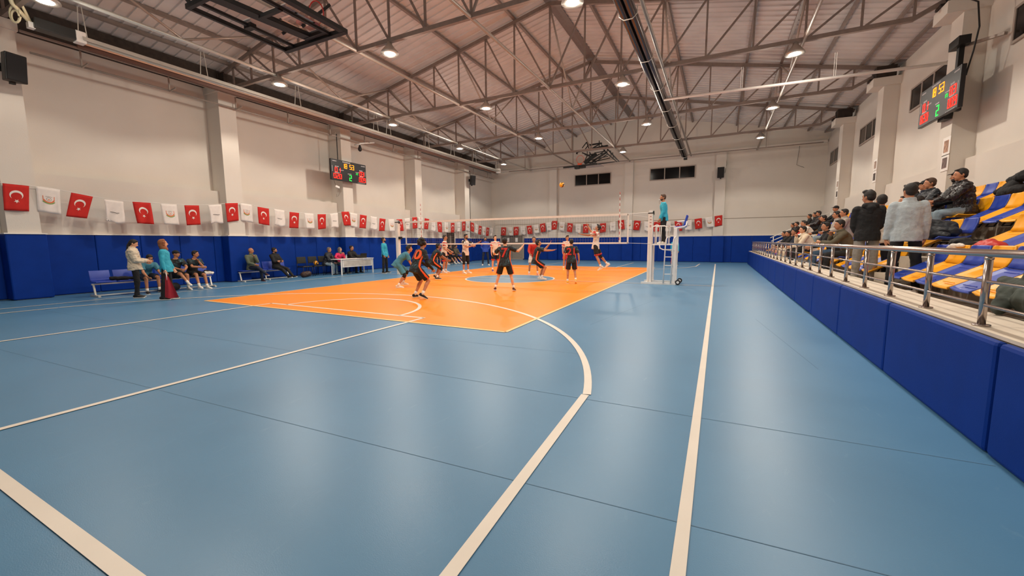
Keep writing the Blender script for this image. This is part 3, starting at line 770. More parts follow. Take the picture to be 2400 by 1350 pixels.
b = MB(); b.bar((.60, .13, .45), (.60, .13, 1.1), .12, .1); b.box((.60, .1, 1.14), (.5, .22, .2)); b.ext((.52, .1, -.48), (.66, .24, .5)); b.build('mounting_post', M_black, sb2)
b = MB(); b.tube([(.55, .15, 2.2), (.95, .22, 1.9), (1.05, .25, 1.3), (.98, .22, .8), (.8, .2, .3)], .018); b.build('cable', M_black, sb2, True)
sp_ = MB(); sp_.bar((12.78, -.1, 6.28), (13.25, -1.0, 6.15), .08, .06); sp_.build('support_arm', M_tube, stand if False else None)
o = bpy.data.objects['support_arm']; tag(o, 'grey steel arm jutting above the right wall scoreboard', 'bracket')
# white junction box with hanging cable by left scoreboard
jb = empty('junction_box', (-9.47, -.27, 4.29), 0, 'small white junction box hanging on cable below the left scoreboard', 'junction box')
b = MB(); b.rbox((0, 0, 0), (.05, .24, .1), .01, rot=Matrix.Rotation(-.25, 3, 'X')); b.build('box', M_white, jb)
b = MB(); b.tube([(0, -.1, .05), (0, -.2, .35), (0, -.35, .7)], .008); b.tube([(0, .05, -.05), (0, .15, -.25), (0, .02, -.45), (0, -.1, -.5), (0, -.05, -.35)], .008); b.build('cable', mat('grey_cable', '6B625A', .6), jb)

# speakers, camera
def speaker(loc, rz, tilt, label, sc=1.):
    t = empty('wall_speaker', loc, rz, label, 'loudspeaker', 'wall loudspeakers'); t.rotation_euler = (0, tilt, rz); t.scale = (sc,)*3
    b = MB(); b.v = []; b.prism([(-.16, -.13), (-.16, .13), (.14, .2), (.14, -.2)], -.33, .33); bevel(b.build('cabinet', M_blackp, t), .02)
    b = MB(); b.rbox((.15, 0, 0), (.02, .36, .60), .008, n=1); b.build('grille', mat('speaker_grille', '1B1A1B', .7, bump=.5, bscale=300), t)
    b = MB(); b.bar((-.16, 0, 0), (-.34, 0, 0), .06, .06); b.box((-.05, 0, -.36), (.10, .08, .06)); b.box((-.35, 0, 0), (.03, .14, .2)); b.build('wall_mount', M_black, t)
    return t
speaker((-9.05, -10.72, 6.10), math.radians(12), .12, 'black loudspeaker on the near left pillar at the frame edge', 1.05)
speaker((-9.1, 11.75, 6.12), math.radians(-25), .12, 'black loudspeaker on the far left pillar by the corner', 1.05)
speaker((7.55, YB-.5, 6.0), math.radians(-90), .1, 'black loudspeaker on the back wall pillar right of the windows', 1.05)
sc_ = empty('security_camera', (-9.1, .95, 6.3), 0, 'dark dome camera hanging from a white arm above the left scoreboard', 'camera')
b = MB(); b.cone((0, 0, .2), (0, 0, .04), .04, .09); b.ell((0, 0, 0), (.1, .1, .12)); b.build('dome', M_blackp, sc_, True)
b = MB(); b.tube([(0, 0, .2), (0, 0, .28), (.1, .9, .5)], .035); b.bar((0, 0, .25), (-.38, 0, .25), .05, .05); b.build('arm', M_white, sc_, True)

# wall mounted cable for the speaker conduits
for i, (pts, lab) in enumerate((([(-9.46, 11.95, 6.0), (-9.46, 11.95, 1.84)], 'black conduit running down the far left pillar'), ([(7.80, YB-.15, 7.4), (7.88, YB-.15, 6.6), (7.8, YB-.2, 6.0)], 'thin cable above the back wall loudspeaker'), ([(11.9, YB-.04, 7.35), (11.85, YB-.05, 6.7), (11.8, YB-.05, 6.2), (12.2, YB-.05, 6.0)], 'loose black cable hanging near the back right corner'), ([(-9.6, 12.1, 6.9), (-9.4, 11.9, 6.8), (-9.4, 11.95, 6.5), (-9.46, 11.95, 6.0)], 'bent black conduit above the far left loudspeaker'))):
    b = MB(); b.tube(pts, .02 if i in (0, 3) else .01); tag(b.build('conduit', M_black, None, True), lab, 'conduit')

# ------------------------------------------------------------------ radiant heaters
ht = empty('radiant_heater', (-8.1, 0, 7.05), 0, 'long galvanised radiant heater tube hung under the roof along the left wall', 'heater')
b = MB(); Y0_, Y1_ = -9.65, 14.0
prof_ = [(-.18, -.06), (-.13, .05), (0, .09), (.13, .05), (.18, -.06), (.17, -.065), (.12, .04), (0, .08), (-.12, .04), (-.17, -.065)]
n = len(prof_)
b.add([(x, Y0_, z) for x, z in prof_]+[(x, Y1_, z) for x, z in prof_], [(k, (k+1) % n, n+(k+1) % n, n+k) for k in range(n)]); b.build('reflector', M_galv, ht)
b = MB(); b.cone((0, Y0_-.1, -.02), (0, Y1_+.1, -.02), .055, n=14); b.build('burner_tube', M_galv, ht, True)
b = MB(); b.bar((-.26, Y0_, -.10), (-.26, Y1_, -.10), .06, .12); b.build('side_skirt', mat('rust_brown_steel', '5C3A2E', .6), ht)
b = MB(); b.rbox((0, Y0_-.5, .02), (.3, .75, .26), .02); b.build('burner_box', mat('charcoal_enamel', '2A2B2A', .4), ht)
b = MB(); b.box((-.02, Y0_-.9, -.05), (.16, .12, .14)); b.build('gas_valve', M_white, ht)
b = MB(); b.rbox((0, Y0_-.02, .02), (.26, .22, .3), .03); b.rbox((0, Y1_+.05, .02), (.3, .25, .34), .03); b.build('end_collar', M_white, ht)
b = MB()
for r_, zz in ((.2, .1), (.14, .05)): b.tube([(.0+r_*math.cos(t*.5)*.6, Y0_-1.15+r_*math.cos(t*.5)*.3, zz+r_*math.sin(t*.5)) for t in range(13)], .02)
b.tube([(0, Y0_-.9, 0), (.1, Y0_-1.2, .3), (.3, Y0_-1.35, .7), (.5, Y0_-1.3, 1.0)], .045); b.tube([(0, Y0_-.9, .02), (.2, Y0_-1.1, .4), (.4, Y0_-1.15, .9)], .03)
b.build('flexible_hose', mat('yellowed_white_hose', 'E6DDB8', .4), ht, True)
for k, y in enumerate((-9.6, -6.65, -3.2, 1.1, 2.0, 5.2, 7.8, 10.5, 13.9)):
    b = MB(); b.cone((-.12, y-.05, .05), (-.05, y-.02, .85), .012, n=6); b.cone((.12, y+.05, .05), (.05, y+.02, .85), .012, n=6); b.build('hanger', M_galv, ht)
# cable tray under it
ct = empty('gas_pipe', (-9.33, 0, 6.70), 0, 'thin grey gas pipe on hooked brackets along the left wall top', 'pipe')
b = MB(); b.cone((0, -10.3, 0), (0, 15.5, 0), .03, n=8); b.build('pipe', M_tube, ct, True)
y = -9.3
while y < 15.4:
    b = MB(); b.bar((.06, y, .42), (.06, y, -.04), .035, .035); b.bar((.06, y, -.04), (.35, y+.05, .04), .03, .04); b.build('bracket', M_tube, ct); y += 2.15
b = MB(); b.bar((-9.1, -10.5, 7.12), (-9.1, 15.8, 7.12), .05, .05); tag(b.build('steel_rail', M_tube), 'grey steel rail above the gas pipe on the left wall', 'rail')
dt = empty('radiant_duct', (5.45, 0, 6.88), 0, 'big dark shiny radiant tube under the roof right of the ridge', 'duct')
b = MB(); b.ext((-.17, YN+1, .02), (.17, 13.9, .10)); b.build('duct_shroud', M_duct, dt)
for x in (-.10, .10): b = MB(); b.cone((x, YN+1, -.04), (x, 13.9, -.04), .085, n=18); b.build('duct_tube', M_duct, dt, True)
y = -4.4
while y < 14: b = MB(); b.tube([(-.21, y, .14), (-.21, y, -.05), (-.1, y, -.145), (.1, y, -.145), (.21, y, -.05), (.21, y, .14)], .012); b.build('clamp', M_galv, dt); y += 2.6
b = MB(); b.box((.05, 14.0, -.12), (.2, .25, .25)); b.build('end_box', M_black, dt)
fp = empty('flue_pipe', (0, 0, 0), 0, 'thin white flue pipe running from the dark tube to the right wall', 'pipe')
b = MB(); b.cone((5.55, 1.95, 6.76), (XR, 1.45, 6.42), .045, n=12); b.build('pipe', M_white, fp, True)
for x, y, z in ((8.05, 1.8, 6.64), (10.6, 1.65, 6.54)): b = MB(); b.cone((x, y, z), (x, y, z+.75), .008, n=6); b.cone((x+.05, y, z), (x+.05, y, z+.75), .008, n=6); b.build('hanger', M_white, fp)
b = MB(); b.bar((RX-9.5, YB-1.2, 7.22), (XR-.3, YB-1.2, 7.22), .05, .06); o = b.build('ceiling_rail', M_steel); tag(o, 'thin brown steel rail hung across the hall before the back wall', 'rail')
for x in (-6.5, -2.5, 5.0, 10.0): c_ = MB(); c_.bar((x, YB-1.2, 7.22), (x, YB-1.2, roofz(x)-.1), .03, .03); c_.build('hanger', M_steel, o)

# ------------------------------------------------------------------ ceiling hung basketball backboards
nh = empty('folding_backboard', (-1.62, -8.4, 6.5), 0, 'black folding basketball frame with glass board, folded under the roof near the camera', 'basketball hoop', 'folding backboards')
def B(name, p0, p1, wd, h, m=M_black, par=nh): b = MB(); b.bar(p0, p1, wd, h, up=(0, 0, 1)); return b.build(name, m, par)
# local frame: x across, y along the hall, board facing down
W_, y0, y1 = 1.05, -1.3, .93
B('frame_bar', (-W_, y0, 0), (-W_, y1, 0), .07, .09); B('frame_bar', (W_, y0, 0), (W_, y1, 0), .14, .09); B('frame_bar', (-W_-.03, y1, 0), (W_+.06, y1, 0), .12, .10); B('frame_bar', (-W_-.03, y0, 0), (W_+.06, y0, 0), .08, .10)
B('frame_bar', (-.72, y0, .02), (-.72, y1, .02), .07, .06); B('main_beam', (-.42, y0-1.0, .05), (.0, y1, .05), .26, .1); B('frame_bar', (.62, y0, .02), (.60, y1, .02), .08, .06)
B('frame_bar', (-.1, -.35, 0), (.62, -.35, 0), .08, .075); B('frame_bar', (-.1, .78, .03), (.62, .78, .03), .10, .075); B('clamp', (-.85, -.2, .01), (-.6, -.2, .01), .14, .1)
b = MB(); b.ext((-.90, -.30, .10), (.90, .80, .115)); b.build('glass_board', M_glass, nh)
b = MB()
for lo, hi in (((-.90, -.30), (.90, -.25)), ((-.90, .75), (.90, .80)), ((-.90, -.30), (-.85, .80)), ((.85, -.30), (.90, .80))): b.ext((lo[0], lo[1], .117), (hi[0], hi[1], .122))
for lo, hi in (((.04, .0), (.62, .05)), ((.04, .45), (.62, .50)), ((.04, .0), (.09, .50)), ((.57, .0), (.62, .50))): b.ext((lo[0], lo[1], .094), (hi[0], hi[1], .099))
b.build('board_marking', M_white, nh)
b = MB(); b.ext((.15, .35, .12), (.5, .72, .20)); b.build('rim_mount', M_redpaint, nh)
def rimring(mb, c, r, th, nrm): 
    nrm = Vector(nrm).normalized(); a = nrm.orthogonal().normalized(); q_ = nrm.cross(a); c = Vector(c)
    mb.tube([c+(a*math.cos(t*PI/12)+q_*math.sin(t*PI/12))*r for t in range(25)], th, 8)
b = MB(); rimring(b, (.52, .62, .40), .23, .014, (0, 1, .25)); b.build('rim', M_redpaint, nh, True)
for p0, p1 in (((-.9, -1.3, 0), (-.9, -2.36, .9)), ((.9, -1.3, 0), (.9, -2.36, .9)), ((-.42, .4, .05), (-.42, 1.2, .9)), ((.3, .4, .05), (.3, 1.2, .9)), ((-.4, -1.4, .1), (-.4, -2.36, .9))): B('strut', p0, p1, .06, .06)
fh = empty('folding_backboard', (-.35, 12.6, 6.55), 0, 'black folding basketball frame with orange ring, folded up before the back wall', 'basketball hoop', 'folding backboards')
B('board_edge', (-1.75, -.30, -.02), (-.45, -.30, .0), .08, .10, par=fh); B('board_edge', (-.45, -.30, 0), (.62, -.30, .02), .08, .10, par=fh); B('board_edge', (.65, -.30, .0), (1.75, -.30, .05), .05, .06, par=fh)
b = MB(); b.ext((-1.70, -.28, .03), (.75, .95, .05)); b.build('glass_board', M_glass, fh)
b = MB(); b.prism([(-.95, -.34), (-.15, -.34), (-.55, -.22)], -.18, -.02); b.box((-.75, -.3, -.1), (.28, .16, .2)); b.build('rim_plate', M_black, fh)
b = MB(); rimring(b, (-.62, -.1, .45), .26, .014, (0, 1, .15)); b.build('rim', M_orange, fh, True)
b = MB(); b.box((-.62, -.2, .12), (.26, .14, .12)); b.build('rim_mount', M_orange, fh)
S_ = [((-.35, 0, .2), (.45, 0, .75), .20), ((.25, 0, .25), (1.1, 0, .7), .05), ((-.3, 0, .25), (1.3, 0, .45), .05), ((.45, 0, .75), (1.1, 0, .8), .05), ((-.1, 0, .65), (.5, 0, .7), .05), ((-.1, 0, .65), (-.25, 0, .3), .05), ((1.05, 0, .8), (1.75, 0, .15), .06), ((1.15, 0, 1.0), (1.9, 0, .15), .06), ((1.05, 0, .8), (1.12, 0, 1.1), .05), ((1.45, 0, .8), (1.5, 0, .4), .04), ((-.45, 0, .85), (.1, 0, .6), .07), ((.05, 0, .85), (.2, 0, .6), .05), ((.9, 0, 1.0), (1.1, 0, .75), .05), ((-.1, 0, .9), (-.1, 0, .55), .04),
      ((-.85, 0, 1.0), (1.2, 0, 1.18), .10), ((-.45, 0, 1.15), (-.15, 0, 1.5), .05), ((-.15, 0, 1.5), (0, 0, 1.1), .06), ((-.05, 0, 1.35), (.75, 0, 1.38), .09), ((.7, 0, 1.1), (.7, 0, 1.5), .05), ((-.9, 0, .85), (-.85, 0, 1.1), .09), ((.3, 0, 1.1), (.8, 0, 1.3), .06), ((-.2, 0, .25), (.5, 0, .1), .08), ((1.05, 0, .8), (-.1, 0, .2), .05)]
for p0, p1, t_ in S_:
    for dy in ((-.25, .35) if t_ < .08 else (0,)):
        B('strut', (p0[0], dy, p0[2]), (p1[0], dy, p1[2]), t_, t_, par=fh)
b = MB(); b.bar((-.9, .1, 1.05), (-.9, -.96, .83), .05, .05); b.bar((1.2, .1, 1.18), (1.2, -.96, .85), .05, .05); b.build('truss_clamp', M_black, fh)

# small posters on the right wall pillars
for i, (y, z, h, w_, c) in enumerate(((.24, 3.93, .34, .24, 'A9836C'), (.24, 3.50, .30, .26, '6E5A55'), (5.85, 4.35, .3, .24, 'A58E80'), (5.85, 3.9, .3, .26, '4A403C'), (11.45, 4.3, .3, .24, 'A58E80'), (11.45, 3.8, .3, .26, '4A403C'))):
    t = empty('poster', (12.89, y, z), 0, f'small portrait poster, {["upper","lower"][i%2]} one on the {["near","middle","far"][i//2]} right wall pillar', 'poster', 'portrait posters')
    b = MB(); b.ext((-.004, -.2, -h*.7), (.004, .2, h*.7)); b.build('sheet', M_white, t)
    b = MB(); b.ext((-.008, -w_/2, -h*.45), (-.005, w_/2, h*.45)); b.build('portrait_print', mat('portrait_print_'+c.lower(), c, .6, var=.5, scale=12), t)
# ------------------------------------------------------------------ bunting
LW = [(-10.86,3.13,'r'),(-10.27,3.11,'c'),(-9.58,2.99,'r'),(-8.88,2.88,'t'),(-8.18,2.88,'r'),(-7.44,2.88,'c'),(-6.74,2.89,'r'),(-5.98,2.97,'t'),(-5.37,3.08,'r'),(-4.81,3.09,'c'),(-4.13,2.99,'r'),(-3.43,2.95,'t'),(-2.73,2.88,'r'),(-2.00,2.88,'c'),(-1.31,2.88,'r'),(-0.62,2.96,'t'),(0.08,3.09,'r'),(0.63,3.04,'c'),(1.28,2.98,'r'),(2.01,2.93,'t'),(2.68,2.86,'r'),(3.36,2.86,'c'),(4.04,2.89,'r'),(4.72,2.97,'t'),(5.43,3.08,'r'),(6.01,3.08,'c'),(6.65,3.05,'r'),(7.32,2.95,'t'),(7.98,2.89,'r'),(8.76,2.88,'c'),(9.53,2.89,'r'),(10.29,2.95,'t'),(10.97,3.04,'r'),(11.55,3.04,'c'),(12.16,3.00,'r'),(12.78,2.89,'t'),(13.36,2.79,'r'),(13.95,2.74,'c'),(14.55,2.69,'r'),(15.2,2.67,'t')]
BWL = [(-9.0,2.76,'r'),(-8.4,2.74,'c'),(-7.8,2.77,'r'),(-7.2,2.79,'t'),(-6.6,2.84,'r'),(-6.0,2.90,'c'),(-5.4,2.99,'r'),(-4.85,3.07,'t'),(-4.31,3.17,'r'),(-3.69,3.07,'c'),(-3.00,2.95,'r'),(-2.34,2.87,'t'),(-1.71,2.85,'r'),(-1.03,2.84,'c'),(-0.37,2.88,'r'),(0.35,2.96,'t'),(0.98,3.07,'r'),(1.58,3.06,'c'),(2.20,3.00,'r'),(2.90,2.92,'t'),(3.61,2.87,'r'),(4.28,2.86,'c'),(4.99,2.89,'r'),(5.66,2.93,'t'),(6.28,3.02,'r'),(6.94,3.10,'c'),(7.54,3.18,'r')]
b = MB(); b.tube([(-9.43, y, z+.01) for y, z, k in [(-11.6, 3.15, 0)]+LW+[(16.2, 2.66, 0)]], .008, 6); rope1 = b.build('bunting_rope', M_white, None, True); tag(rope1, 'white bunting cord sagging between the left wall pillars', 'cord')
b = MB(); b.tube([(x, YB-.22, z+.01) for x, z, k in [(-9.7, 2.78, 0)]+BWL+[(7.6, 3.18, 0)]], .008, 6); rope2 = b.build('bunting_rope', M_white, None, True); tag(rope2, 'white bunting cord sagging along the back wall', 'cord')
FW, FH = .47, .70
def flag_fn(seed):
    r = random.Random(seed); a = r.uniform(.01, .03); ph = r.uniform(0, 6); sk = r.uniform(-.09, .09); tw = r.uniform(-.04, .04); n = r.uniform(.8, 1.6)
    def F(u, v):     # u -1..1 across, v 0..1 down
        x = u*FW/2*(1-.05*v)+sk*v; z = -v*FH-.012*u*sk*20*v
        d = a*math.sin(u*n*3+ph+v*1.5)*(.25+v)+tw*v
        return x, d, z
    return F
def crumple(seed):
    r = random.Random(seed); a = [(r.uniform(2, 6), r.uniform(2, 7), r.uniform(0, 6), r.uniform(.008, .02)) for _ in range(4)]
    sk = r.uniform(-.08, .08)
    def F(u, v):
        d = sum(q[3]*math.sin(q[0]*u+q[1]*v+q[2]) for q in a)*(.3+v)
        return u*FW/2*(1-.12*v*(1+.3*math.sin(6*v)))+sk*v, d, -v*FH*.98+.03*math.sin(3*u+seed)*v
    return F
crest_cols = [mat('orange_crest_print', 'DE7B54', .8, var=0), mat('green_crest_print', '7FA05A', .8, var=0), mat('grey_crest_print', '8A7C76', .8, var=0)]
def make_flag(kind, seed):
    F = flag_fn(seed) if kind != 't' else crumple(seed)
    m = M_red if kind == 'r' else M_white_cloth
    mb = MB(); nu, nv = 8, 10; vs = []; fs = []
    for side in (1, -1):
        for j in range(nv+1):
            for i in range(nu+1):
                x, d, z = F(-1+2*i/nu, j/nv); vs.append((x, d+side*.002, z))
    K = (nu+1)*(nv+1)
    for j in range(nv):
        for i in range(nu):
            q = (j*(nu+1)+i, j*(nu+1)+i+1, (j+1)*(nu+1)+i+1, (j+1)*(nu+1)+i); fs.append(q); fs.append(tuple(K+t for t in reversed(q)))
    rim = [i for i in range(nu+1)]+[j*(nu+1)+nu for j in range(1, nv+1)]+[nv*(nu+1)+i for i in range(nu-1, -1, -1)]+[j*(nu+1) for j in range(nv-1, 0, -1)]
    for a_, b_ in zip(rim, rim[1:]+rim[:1]): fs.append((a_, K+a_, K+b_, b_))
    mb.add(vs, fs)
    o = mb.build('bunting_flag', m, None, True)
    def P(px, pz, off=.006):    # emblem coordinates in metres from flag centre
        u = px/(FW/2); v = (FH/2-pz)/FH; x, d, z = F(u, v); return (x, d-off, z)
    def strip(pts_a, pts_b, mb_, m_=0):
        n = len(pts_a); mb_.add([P(*p) for p in pts_a]+[P(*p) for p in pts_b], [(k, k+1, n+k+1, n+k) for k in range(n-1)], m_)
    if kind == 'r':
        e = MB(); N = 28
        # crescent opening downwards
        A = []; Bp = []
        R1, R2, off = .125, .102, -.034
        t0 = math.asin(max(-1, min(1, (off*off+R1*R1-R2*R2)/(2*off*R1)))) 
        yint = (R1*R1-R2*R2+off*off)/(2*off); xi = math.sqrt(max(R1*R1-yint*yint, 0))
        a1 = math.atan2(yint, xi); a2 = math.atan2(yint-off, xi)
        for k in range(N+1):
            s = k/N; ta = a1+(PI-2*a1)*s; tb_ = a2+(PI-2*a2)*s
            A.append((R1*math.cos(ta), R1*math.sin(ta)+.07)); Bp.append((R2*math.cos(tb_), R2*math.sin(tb_)+off+.07))
        strip(A, Bp, e); e.build('crescent', M_white_cloth, o)
        s_ = MB(); pts = []
        for k in range(10):
            r = .055 if k % 2 == 0 else .022; t = PI/2+k*PI/5+PI; pts.append((r*math.cos(t), r*math.sin(t)-.095))
        s_.add([P(0, -.095)]+[P(*p) for p in pts], [(0, 1+k, 1+(k+1) % 10) for k in range(10)]); s_.build('star', M_white_cloth, o)
    elif kind == 'c':
        e = MB()
        def arc(r0, r1, a0, a1, cz, m_, n=14, sx=1.):
            strip([(sx*r0*math.cos(a0+(a1-a0)*k/n), r0*math.sin(a0+(a1-a0)*k/n)+cz) for k in range(n+1)], [(sx*r1*math.cos(a0+(a1-a0)*k/n), r1*math.sin(a0+(a1-a0)*k/n)+cz) for k in range(n+1)], e, m_)
        arc(.10, .135, PI*1.12, PI*1.88, .06, 0); arc(.138, .165, PI*1.2, PI*1.8, .06, 1)
        arc(.045, .052, 0, 2*PI, .03, 2, 20); arc(.0, .016, 0, 2*PI, .02, 0, 10)
        for sx in (-1, 1): strip([(sx*.105, .0), (sx*.105, .12)], [(sx*.12, .0), (sx*.12, .12)], e, 0)
        strip([(-.07, .10), (0, .112), (.07, .10)], [(-.07, .092), (0, .104), (.07, .092)], e, 2)
        e.build('crest', crest_cols, o)
    else:
        e = MB(); strip([(-.11, -.02), (-.04, -.012), (.04, -.018), (.11, -.012)], [(-.11, -.034), (-.04, -.03), (.04, -.034), (.11, -.026)], e); strip([(-.08, -.055), (.0, -.06), (.08, -.055)], [(-.08, -.06), (.0, -.065), (.08, -.06)], e)
        e.build('printed_lettering', mat('faint_grey_print', '55504E', .8, var=0), o)
    return o
protos = {'r': [make_flag('r', s) for s in (3, 8, 15)], 'c': [make_flag('c', s) for s in (5, 12)], 't': [make_flag('t', s) for s in (4, 9)]}
used = {}
desc = {'r': 'red flag with white crescent', 'c': 'white flag with orange crest', 't': 'crumpled white flag, faint lettering'}
ords = ['first','second','third','fourth','fifth','sixth','seventh','eighth','ninth','tenth','eleventh','twelfth','thirteenth','fourteenth','fifteenth','sixteenth','seventeenth','eighteenth','nineteenth','twentieth']
for wall, L_ in (('left', LW), ('back', BWL)):
    c = {}
    for i, (a, z, k) in enumerate(L_):
        n = c.get(k, 0); c[k] = n+1
        pr = protos[k][n % len(protos[k])]
        if id(pr) in used: o = copy_tree(pr)
        else: o = pr; used[id(pr)] = 1
        if wall == 'left': o.location = (-9.42, a, z); o.rotation_euler = (0, .0, PI/2)
        else: o.location = (a, YB-.235, z); o.rotation_euler = (0, 0, 0)
        # tilt follows the cord
        j0, j1 = max(0, i-1), min(len(L_)-1, i+1); sl = (L_[j1][1]-L_[j0][1])/(L_[j1][0]-L_[j0][0])
        o.rotation_euler = ((0, -math.atan(sl), 0) if wall == 'back' else (0, -math.atan(sl), PI/2))
        tag(o, f'{desc[k]}, {ords[n]} such from the {"near end" if wall=="left" else "left"}, {wall} wall', 'flag', 'bunting flags')
# ------------------------------------------------------------------ people
SK = [mat('skin_light', 'D9A07C', .5, var=.05), mat('skin_tan', 'B87E5C', .5, var=.05), mat('skin_brown', '96624A', .5, var=.05)]
M_hair = mat('dark_hair', '17110E', .6, var=.2, scale=40, bump=.5, bscale=90)
M_hairb = mat('brown_hair', '4A3222', .6, var=.2, scale=40, bump=.5, bscale=90)
M_hairg = mat('grey_hair', '6E665F', .7, var=.2, scale=40, bump=.5, bscale=90)
M_eye = mat('eye_white', 'DAD2C8', .3, var=0); M_iris = mat('eye_dark', '1A120D', .3, var=0); M_lip = mat('lip', '9A5648', .5, var=0)
C = {
 'dark': patchy('dark_jersey_cloth', '15181A', '27464F', '4F7480'), 'teal': mat('teal_jersey_cloth', '3E7C90', .75, var=.12, scale=8, bump=.15),
 'whitej': patchy('white_jersey_cloth', 'E4D6C6', 'CDBDB0', 'B98A76', 5), 'redj': mat('red_jersey_cloth', 'C0281C', .75, var=.1, scale=8), 'blackc': mat('black_cloth', '131214', .8, var=.2, bump=.2, bscale=30),
 'cyan': mat('cyan_referee_shirt', '2FA6C0', .75, var=.08, scale=8, bump=.2, bscale=20), 'navy': mat('navy_cloth', '1B2233', .8, var=.15, bump=.2, bscale=30), 'orange': mat('orange_stripe_cloth', 'F0602A', .75, var=.05),
 'cream': mat('cream_puffer_cloth', 'D2C3AC', .8, var=.05, bump=.3, bscale=18), 'knit': mat('cream_knit', 'E2D2B8', .9, var=.06, bump=.4, bscale=60), 'denimj': mat('pale_denim', 'AEB9BE', .8, var=.12, scale=14, bump=.3, bscale=40),
 'greyp': mat('grey_marl_cloth', '8E8880', .85, var=.12, scale=30), 'jeans': mat('blue_denim', '3E5468', .85, var=.15, scale=12), 'ljeans': mat('light_blue_denim', '8497A3', .85, var=.12, scale=12), 'olive': mat('olive_cloth', '5A5240', .85, var=.12, bump=.2),
 'pink': mat('pink_cloth', 'D12A5E', .8, var=.08, bump=.2), 'blackpuff': mat('black_puffer_nylon', '1A1517', .35, var=.2, bump=.5, bscale=14), 'navypuff': mat('navy_puffer_nylon', '1C2129', .5, var=.2, bump=.5, bscale=16), 'white': M_whitecloth2,
 'blueshirt': mat('royal_blue_cloth', '2347A6', .8, var=.1), 'purple': mat('purple_cloth', '6A2E86', .8, var=.1), 'greyj': mat('grey_hoodie_cloth', 'A8A098', .85, var=.1), 'hijab': mat('brown_headscarf', '8C5636', .8, var=.08, bump=.2, bscale=20), 'greensh': mat('dark_green_cloth', '39413A', .8, var=.15),
 'brownp': mat('brown_leather', '3A231B', .5, var=.1), 'grass': mat('green_grey_cloth', '5B6350', .85, var=.1)}
M_shoe = {'white': mat('white_shoe', 'E6DED2', .5, var=.05), 'black': mat('black_shoe', '17130F', .5, var=.1), 'yellow': mat('yellow_shoe', 'E0B51A', .5, var=.1), 'pink': mat('pink_shoe', 'E89A84', .5, var=.1), 'brown': mat('dark_red_shoe', '4A1F1A', .5, var=.1), 'sole': mat('white_sole', 'E9E4DA', .5, var=.03), 'purple': mat('purple_shoe', '4A3A8C', .5)}
M_sock = mat('white_sock', 'E8DFD4', .85, var=.05)

def dirv(p, o, side):
    p = math.radians(p); o = math.radians(o)
    return Vector((math.sin(p)*math.cos(o), side*math.sin(o), -math.cos(p)*math.cos(o)))
def implicit(mb, name, m, par, vox, it=3, fac=.5):
    o = mb.build(name, m, par, True)
    r = o.modifiers.new('skin', 'REMESH'); r.mode = 'VOXEL'; r.voxel_size = vox; r.use_smooth_shade = True
    s = o.modifiers.new('soft', 'SMOOTH'); s.factor = fac; s.iterations = it
    return o
def shoe_mesh(mb_u, mb_s, ank, fdir, s, up=Vector((0, 0, 1))):
    f = fdir.normalized(); l = up.cross(f).normalized(); u = f.cross(l)
    b0 = ank-u*.075*s
    B_ = Matrix((f, l, u)).transposed()
    mb_s.sweep([(b0+f*(x*s)+u*.012*s, w_*s, .014*s) for x, w_ in ((-.075, .022), (-.06, .034), (0, .036), (.07, .040), (.13, .046), (.165, .040), (.19, .022))], 12, axis=l)
    mb_u.sweep([(b0+f*(x*s)+u*(z*s), w_*s, h*s) for x, w_, h, z in ((-.068, .02, .02, .04), (-.055, .032, .045, .055), (0, .036, .05, .06), (.06, .038, .038, .045), (.12, .043, .026, .035), (.16, .036, .02, .03), (.182, .018, .012, .025))], 12, axis=l)
def hand(mb, w_, d, n, s, side, curl=25, spread=6):
    # w_ wrist, d along the hand, n palm normal; thumb on the 'side' lateral
    d = d.normalized(); n = (n-d*n.dot(d)).normalized(); l = d.cross(n).normalized()*side
    B_ = Matrix((d, l, n)).transposed()
    mb.ell(w_+d*.048*s, (.052*s, .041*s, .017*s), B_, 12, 8)
    mb.cap(w_-d*.02*s, w_+d*.03*s, .024*s, .024*s, 10)
    for off, L_ in ((.031, .068), (.0105, .078), (-.0105, .073), (-.031, .058)):
        a = math.radians(spread)*off/.031
        dd = (d*math.cos(a)+l*math.sin(a)).normalized()
        p0 = w_+d*.082*s+l*off*s; c1 = math.radians(curl); c2 = math.radians(curl*2.1)
        p1 = p0+(dd*math.cos(c1)+n*math.sin(c1))*L_*.5*s; p2 = p1+(dd*math.cos(c2)+n*math.sin(c2))*L_*.5*s
        mb.cap(p0-dd*.02*s, p1, .0098*s, .0092*s, 8); mb.cap(p1, p2, .0092*s, .008*s, 8)
    t0 = w_+d*.02*s+l*.028*s; t1 = t0+(d*.6+l*.75+n*.25).normalized()*.042*s; t2 = t1+(d*.9+l*.3+n*.3).normalized()*.034*s
    mb.cap(t0, t1, .0135*s, .0115*s, 8); mb.cap(t1, t2, .0115*s, .009*s, 8)

